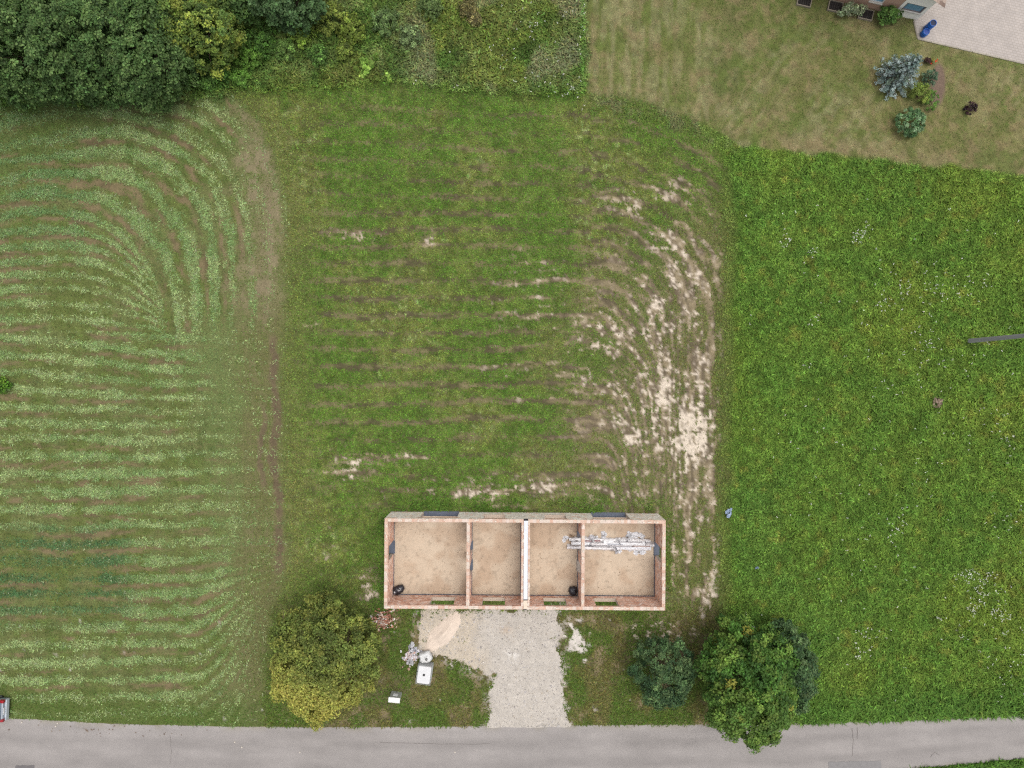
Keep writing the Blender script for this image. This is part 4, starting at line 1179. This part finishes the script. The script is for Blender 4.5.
for z in (.2, .48, .76, 1.05):
    q.add(-.55, .55, .716, .732, z - .012, z + .012); q.add(-.55, .55, -.732, -.716, z - .012, z + .012)
    q.add(.546, .562, -.71, .71, z - .012, z + .012); q.add(-.562, -.546, -.71, .71, z - .012, z + .012)
q.build('cage', M_cage, tank)
q = Boxes()
for y in (-.5, 0, .5): q.add(-.5, .5, y - .06, y + .06, 0.0, .13, A(150, 128, 100))
q.build('pallet', mat('pallet_wood', None, .9, .1, n2=(9, .2)), tank)
# white bag next to it
wbp = P(425.5, 657.3, .45)
fb = empty('bulk_bag', (wbp.x, wbp.y, 0), 'round white bulk bag just above the caged tank', 'bag', rz=.3)
def fnb(t, f_):
    e = .62; k = 1 + .05 * math.sin(5 * t + 2 * f_) + .04 * math.sin(9 * t - 3 * f_)
    cx, cy = math.cos(t), math.sin(t)
    return (.50 * k * math.copysign(abs(cx) ** e, cx) * math.sin(f_) ** .6, .44 * k * math.copysign(abs(cy) ** e, cy) * math.sin(f_) ** .6,
            .36 + .36 * max(math.cos(f_), -.95) * k - (.10 * math.exp(-(f_ / .35) ** 2)))
V, F = blob(28, 14, fnb)
np_mesh('bag_body', V, F, mat('woven_plastic', A(232, 232, 230), .7, .3, n1=(3, .08), bump=(9, .04)), fb, smooth=True)
lathe('spout', [(.11, -.06), (.09, .03), (.05, .07), (.03, .03)], mat('spout_plastic', A(120, 118, 116), .7), fb, (.06, -.12, .66), 12)

# utility cabinet
up = P(394.2, 700, 1.15)
cabn = empty('utility_cabinet', (up.x, up.y, 0), 'small grey utility cabinet with a white top on the grass by the road', 'cabinet', rz=-.10)
q = Boxes(); q.add(-.40, .40, -.15, .15, .0, 1.12, A(206, 210, 200)); q.build('housing', mat('cabinet_paint', None, .6, .3, n2=(5, .05)), cabn)
q = Boxes(); q.add(-.44, .44, -.20, .19, 1.122, 1.18, A(246, 246, 242)); q.build('lid', mat('cabinet_lid', None, .55, .3), cabn)
q = Boxes(); q.add(-.18, .18, .152, .17, .42, .80, A(250, 250, 250, 1.5)); q.build('label_plate', mat('cabinet_plate', None, .5, .4), cabn)
q = Boxes(); q.add(-.008, .008, .152, .158, .05, .40, A(90, 92, 90)); q.build('door_gap', mat('cabinet_gap', None, .8), cabn)

# heap of sand
hp = P(443, 634, .2)
n1_, n2_ = 60, 40
us = np.linspace(-1, 1, n1_); vs = np.linspace(-1, 1, n2_); U, W = np.meshgrid(us, vs)
rr = np.hypot(U, W) + (fbm(U * 3, W * 3, 1.2, 3, 500) - .5) * .35
zz = .40 * np.clip(1 - rr, -.15, 1) ** 1.0 + (fbm(U * 8, W * 4, 1, 3, 505) - .5) * .05
zz = np.where(rr > 1, -.03 - (rr - 1) * .12, zz)
ii = np.arange(U.size).reshape(U.shape)
f = np.stack([ii[:-1, :-1], ii[:-1, 1:], ii[1:, 1:], ii[1:, :-1]], -1).reshape(-1, 4)
sh_ = np_mesh('sand_heap', np.stack([U * 2.0, W * .80, zz], -1).reshape(-1, 3), f, mat('heap_sand', A(236, 218, 200), .97, .05, n1=(2, .06), n2=(14, .10), bump=(12, .02)), smooth=True)
sh_.location = (hp.x, hp.y, .03); sh_.rotation_euler.z = math.radians(47)
tag(sh_, 'pale elongated heap of sand between the brick shell and the white tank', 'sand heap')

# ------------------------------------------------------------------ things in the meadow
pb = P(968.5, 341, 0)
pole = empty('utility_pole', (pb.x, pb.y, 0), 'grey wooden utility pole standing in the meadow at the right edge', 'pole')
vv, ff = tube([(0, 0, -.2), (0, 0, 3), (0, 0, 6), (.01, 0, 9)], [.17, .16, .15, .13], 14)
np_mesh('shaft', vv, ff, mat('weathered_pole', A(172, 168, 170, 1.35), .9, .15, n1=(2, .1), n2=(30, .22), stretch=(1, 1, .08)), pole, smooth=True)
q = Boxes(); q.add(-.8, .8, -.06, .06, 8.5, 8.62, A(140, 132, 126)); q.build('crossarm', mat('crossarm', None, .9), pole)
for x in (-.65, 0, .65): lathe('insulator', [(.02, 0), (.05, .04), (.05, .1), (.03, .14), (0, .16)], mat('porcelain', A(214, 210, 204), .3), pole, (x, 0, 8.62), 10)
mp_ = P(936, 402, 0)
q = Boxes()
for _ in range(46):
    a = random.uniform(0, 6.28); rr = .42 * math.sqrt(random.random()); s = random.uniform(.04, .10); z = .22 * (1 - rr / .42)
    x, y = rr * math.cos(a), rr * math.sin(a)
    q.add(x - s, x + s, y - s, y + s * .8, z - .05, z + s, A(*random.choice([(134, 116, 100), (112, 96, 84), (158, 140, 122)])), rot=a, tilt=random.uniform(-.5, .5))
mh = q.build('molehill', mat('mole_soil', None, .95, .05, bump=(12, .03))); mh.location = (mp_.x, mp_.y, .12)
tag(mh, 'small brown mound of earth alone in the middle of the right meadow', 'molehill')
def litter(px, py, s, rz, c, label, el):
    p = P(px, py, 0)
    o = crumple('plastic_scrap', 0, 0, s, .12, int(px), A(*c), el, rz, None, mat('litter_plastic', None, .4, .5))
    o.location = (p.x, p.y, .22); tag(o, label, 'litter')
litter(728, 512, .27, .9, (160, 180, 210), 'pale blue scrap of plastic at the left edge of the meadow', 1.9)
litter(756, 567, .15, .4, (164, 186, 214), 'tiny blue scrap of plastic below the larger one in the meadow', 1.0)

# ------------------------------------------------------------------ neighbouring house (only its corner reaches into the picture)
hc = P(917, 20, 0)
ang = math.atan2(.229, -.973)            # along the gable, towards the upper left
hs_root = empty('neighbour_house', (hc.x, hc.y, 0), 'neighbouring house with white corner, red brick gable and tiled roof', 'house', rz=ang)
# local: +x along the gable to the left, -y into the house
GWID, GDEP, EV = 9.6, 10.0, 3.0
SL = math.tan(math.radians(25)); RZ_ = EV + GWID / 2 * SL
M_plaster = mat('white_plaster', A(250, 246, 236, 1.5), .9, .15, n1=(1.5, .05), n2=(18, .06))
def gable_piece(name, x0, x1, y0, y1, m, parent, holes=()):
    """vertical slab following the gable, with rectangular openings"""
    xs = sorted({x0, x1, *[h for a in holes for h in (a[0], a[1])], *([GWID / 2] if x0 < GWID / 2 < x1 else [])})
    V = []; F = []
    def quad_prism(xa, xb, za0, za1, zb0, zb1):
        n = len(V)
        for y in (y0, y1): V.extend([(xa, y, za0), (xb, y, zb0), (xb, y, zb1), (xa, y, za1)])
        F.extend([(n, n + 1, n + 2, n + 3), (n + 7, n + 6, n + 5, n + 4), (n, n + 4, n + 5, n + 1), (n + 3, n + 2, n + 6, n + 7), (n, n + 3, n + 7, n + 4), (n + 1, n + 5, n + 6, n + 2)])
    tz = lambda x: EV + min(x, GWID - x) * SL - .02
    for a, b in zip(xs[:-1], xs[1:]):
        hs2 = [h for h in holes if h[0] <= a + 1e-6 and h[1] >= b - 1e-6]
        if hs2:
            h = hs2[0]
            quad_prism(a, b, -.2, h[2], -.2, h[2]); quad_prism(a, b, h[3], tz(a), h[3], tz(b))
        else: quad_prism(a, b, -.2, tz(a), -.2, tz(b))
    return np_mesh(name, V, F, m, parent)
W1 = (.25, 1.75, .80, 1.72); W2 = (3.3, 4.3, .9, 1.8)
gable_piece('white_wall', 0, 2.0, -.30, 0, M_plaster, hs_root, [W1])
bm_ = bpy.data.materials.new('red_brick'); bm_.use_nodes = True
nt = bm_.node_tree; N = nt.nodes; L = nt.links
tc = N.new('ShaderNodeTexCoord'); mp = N.new('ShaderNodeMapping'); mp.inputs['Rotation'].default_value = (math.radians(90), 0, 0)
L.new(tc.outputs['Object'], mp.inputs['Vector'])
bt = N.new('ShaderNodeTexBrick'); bt.inputs['Scale'].default_value = 1; bt.inputs['Brick Width'].default_value = .26; bt.inputs['Row Height'].default_value = .077; bt.inputs['Mortar Size'].default_value = .01
bt.inputs['Color1'].default_value = (*A(226, 180, 150), 1); bt.inputs['Color2'].default_value = (*A(212, 160, 132), 1); bt.inputs['Mortar'].default_value = (*A(216, 196, 176), 1)
L.new(mp.outputs[0], bt.inputs['Vector']); L.new(bt.outputs['Color'], N['Principled BSDF'].inputs['Base Color']); N['Principled BSDF'].inputs['Roughness'].default_value = .9
gable_piece('brick_wall', 2.003, GWID, -.30, -.02, bm_, hs_root, [W2])
M_frame = mat('window_frame', A(150, 140, 140), .6); M_glass = mat('window_glass', A(120, 176, 206), .08, .9)  # blue of the reflected sky is put into the pane's base colour
for (x0, x1, z0, z1), fm in ((W1, M_frame), (W2, mat('white_frame', A(240, 240, 236), .6))):
    q = Boxes(); t = .09
    q.add(x0, x1, -.14, -.03, z0, z0 + t); q.add(x0, x1, -.14, -.03, z1 - t, z1); q.add(x0, x0 + t, -.14, -.03, z0 + t, z1 - t); q.add(x1 - t, x1, -.14, -.03, z0 + t, z1 - t)
    wf = q.build('window', fm, hs_root)
    q = Boxes(); q.add(x0 + t, x1 - t, -.105, -.095, z0 + t, z1 - t); q.build('pane', M_glass, wf)
    q = Boxes(); q.add(x0 - .05, x1 + .05, -.025, .08, z0 - .05, z0 - .004, A(226, 220, 208)); q.build('sill', mat('house_sill', None, .8), wf)
q = Boxes(); q.add(-.0, .30, -GDEP, -.303, -.2, EV, A(244, 240, 230)); q.build('side_wall', M_plaster, hs_root)
q = Boxes(); q.add(GWID - .3, GWID, -GDEP, -.303, -.2, EV, A(244, 240, 230)); q.build('side_wall', M_plaster, hs_root)
gable_piece('rear_wall', 0, GWID, -GDEP - .3, -GDEP - .003, M_plaster, hs_root)
M_tile = mat('roof_tile', None, .85, .2, n2=(9, .15))
for side in (0, 1):
    q = Boxes()
    OV_ = .5; ln = (GWID / 2 + OV_) / math.cos(math.radians(25)); nrow = int(ln / .33)
    V = []; F = []; C_ = []
    for r_ in range(nrow):
        ncol = 34
        for c2 in range(ncol):
            y1_ = OV_ - (GDEP + 1.0) * c2 / ncol; y0_ = OV_ - (GDEP + 1.0) * (c2 + 1) / ncol + .012
            a, b = r_ * .33, (r_ + 1) * .33 + .03
            def pt(d, y, up):
                x = -OV_ + d * math.cos(math.radians(25)); z = EV - OV_ * SL + d * math.sin(math.radians(25)) + up + .04
                return ((x if side == 0 else GWID - x), y, z)
            n = len(V)
            ym = (y0_ + y1_) / 2
            V += [pt(a, y0_, .05), pt(a, ym, .09), pt(a, y1_, .05), pt(b, y0_, .02), pt(b, ym, .06), pt(b, y1_, .02), pt(a, y0_, -.02), pt(a, y1_, -.02)]
            F += [(n, n + 1, n + 4, n + 3), (n + 1, n + 2, n + 5, n + 4), (n + 6, n + 7, n + 2, n + 1), (n + 6, n + 1, n, n + 6)]
            cc = A(*random.choice([(168, 148, 134), (156, 134, 120), (180, 162, 148), (140, 120, 108)])) * random.uniform(.85, 1.1)
            C_ += [cc] * 8
    F = [q_ if len(set(q_)) == 4 else q_ for q_ in F]
    rf = np_mesh('roof', V, [q_ if len(set(q_)) == 4 else (q_[0], q_[1], q_[2], q_[2]) for q_ in F], M_tile, hs_root, np.array(C_))
# light wells along the gable
M_conc = mat('well_concrete', A(160, 150, 132), .9, .15, n2=(9, .15)); M_dark = mat('well_shade', A(58, 54, 52), .9, .1); M_grid = mat('well_grating', A(84, 80, 76), .6, .4, metal=.4)
for (px, py, lab) in ((804.5, 1.0, 'leftmost light well in front of the house, partly cut by the top edge'), (835.5, 6.3, 'middle of the three light wells in front of the house'), (866, 14.3, 'rightmost light well in front of the house, beside the grey green shrub')):
    p = P(px, py, .1)
    lw = empty('light_well', (p.x, p.y, 0), lab, 'light well', 'light wells along the house', rz=math.radians(-13))
    w, d = .50, .36; t = .06
    q = Boxes(); q.add(-w - t, w + t, -d - t, -d, -.1, .16); q.add(-w - t, -w, -d, d, -.1, .16); q.add(w, w + t, -d, d, -.1, .16); q.add(-w - t, w + t, d, d + .04, -.1, .16)
    q.build('rim', M_conc, lw)
    q = Boxes(); q.add(-w + .002, w - .002, -d + .002, d - .002, -.05, .06); q.build('pit_shade_floor', M_dark, lw)  # shallow floor painted dark to stand for the shade inside a deep pit
    q = Boxes()
    for k in range(6): q.add(-w + .01 + k * 2 * w / 6 + .06, -w + .03 + k * 2 * w / 6 + .06, -d + .01, d - .01, .10, .13)
    q.build('grating', M_grid, lw)
# blue barrels
M_blue = mat('blue_plastic', A(44, 112, 204), .4, .45, n1=(3, .1)); M_lid = mat('barrel_dark', A(20, 34, 70), .6)
for (px, py, r_, h_, lab) in ((926, 29.2, .27, .95, 'taller open blue barrel by the house corner'), (922.6, 34.8, .26, .52, 'shorter blue barrel at the corner of the paved yard')):
    p = P(px, py, 0)
    br = empty('barrel', (p.x, p.y, .02), lab, 'barrel', 'blue barrels by the house')
    pr = [(r_ * .92, 0), (r_, .05), (r_, h_ * .32), (r_ * 1.05, h_ * .34), (r_, h_ * .36), (r_, h_ * .64), (r_ * 1.05, h_ * .66), (r_, h_ * .68), (r_, h_ * .94), (r_ * .95, h_), (r_ * .86, h_), (r_ * .86, h_ - .06)]
    lathe('drum', pr, M_blue, br, None, 24)
    lathe('lid', [(r_ * .855, h_ - .05), (r_ * .5, h_ - .04), (.001, h_ - .045)], M_lid if h_ > .8 else mat('barrel_lid', A(30, 70, 150), .5), br, None, 24)

# ------------------------------------------------------------------ parked car at the left edge: its tail shows
cp = P(6.3, 709.3, .5)
car = empty('parked_car', (cp.x, cp.y, 0), 'silver car with red tail lights at the left edge of the road', 'car', rz=math.radians(-2))
M_paint = mat('car_paint', A(176, 184, 194), .35, .5, metal=.2); M_cglass = mat('car_glass', A(108, 124, 140), .08, .8); M_red = mat('tail_light', A(170, 22, 32), .25, .6)
M_tyre = mat('tyre', A(40, 40, 40), .9); M_rim = mat('rim', A(170, 172, 176), .4, .5, metal=.6); M_blk = mat('car_trim', A(36, 36, 40), .6)
CL, CW = 4.1, .83       # length, half width; tail at x=0, nose at -CL
sec = [(-.02, .34, .56, .80), (.0 - .06, .26, .80, .83), (-.45, .24, .92, .84), (-1.1, .22, .93, .845), (-2.8, .22, .92, .845), (-3.6, .24, .84, .82), (-4.0, .28, .68, .74), (-4.1, .36, .55, .62)]
V = []; F = []
for (x, z0, z1, w) in sec:
    V += [(x, -w * .93, z0), (x, -w, (z0 + z1) * .5), (x, -w * .97, z1 - .06), (x, -w * .86, z1), (x, w * .86, z1), (x, w * .97, z1 - .06), (x, w, (z0 + z1) * .5), (x, w * .93, z0)]
for i in range(len(sec) - 1):
    for k in range(8): F.append((i * 8 + k, i * 8 + (k + 1) % 8, (i + 1) * 8 + (k + 1) % 8, (i + 1) * 8 + k))
for b0_ in (0, (len(sec) - 1) * 8):
    F += [(b0_, b0_ + 1, b0_ + 6, b0_ + 7), (b0_ + 1, b0_ + 2, b0_ + 5, b0_ + 6), (b0_ + 2, b0_ + 3, b0_ + 4, b0_ + 5)]
np_mesh('body', V, F, M_paint, car, smooth=False)
# cabin: glass house with roof
cab_b = [(-.22, .72), (-3.05, .74)]; zr = 1.44
def slab(name, pts, m, th=.03):
    pts = np.array(pts, float); n = np.cross(pts[1] - pts[0], pts[2] - pts[0]); n /= np.linalg.norm(n)
    V = np.concatenate([pts, pts - n * th]); k = len(pts)
    F = [tuple(range(k))] + [tuple(range(2 * k - 1, k - 1, -1))] + [(i, (i + 1) % k, (i + 1) % k + k, i + k) for i in range(k)]
    me = bpy.data.meshes.new(name); me.from_pydata([tuple(v) for v in V], [], F); me.materials.append(m); me.update()
    o = bpy.data.objects.new(name, me); COL.objects.link(o); o.parent = car; return o
slab('rear_window', [(-.14, -.66, .90), (-.14, .66, .90), (-.55, .56, 1.38), (-.55, -.56, 1.38)], M_cglass)
slab('windscreen', [(-3.15, .70, .90), (-3.15, -.70, .90), (-2.45, -.58, 1.40), (-2.45, .58, 1.40)], M_cglass)
slab('roof', [(-.50, -.60, 1.42), (-.50, .60, 1.42), (-2.5, .60, 1.44), (-2.5, -.60, 1.44)], M_paint, .05)
for s in (-1, 1):
    slab('side_window', [(-.22, s * .75, .90), (-3.0, s * .75, .90), (-2.45, s * .61, 1.40), (-.55, s * .61, 1.40)][::(1 if s > 0 else -1)], M_cglass)
    q = Boxes(); q.add(-.30, .015, min(s * .62, s * .835), max(s * .62, s * .835), .66, .86); q.build('tail_light', M_red, car)
    for x in (-.75, -3.3):
        w_ = lathe('wheel', [(.0, -.09), (.24, -.1), (.31, -.08), (.31, .08), (.24, .1), (0, .09)], M_tyre, car, (x, s * .76, .31), 20, (math.pi / 2, 0, 0))
        lathe('rim', [(.0, .10), (.12, .105), (.20, .10)], M_rim, w_, (0, 0, .0 if s < 0 else -.205), 16)
q = Boxes(); q.add(-.20, .09, -.80, .80, .32, .60); q.build('bumper', mat('bumper', A(206, 214, 222), .4, .5), car)
q = Boxes(); q.add(.0, .03, -.27, .27, .70, .82); q.build('number_plate', mat('plate', A(236, 236, 236), .5), car)
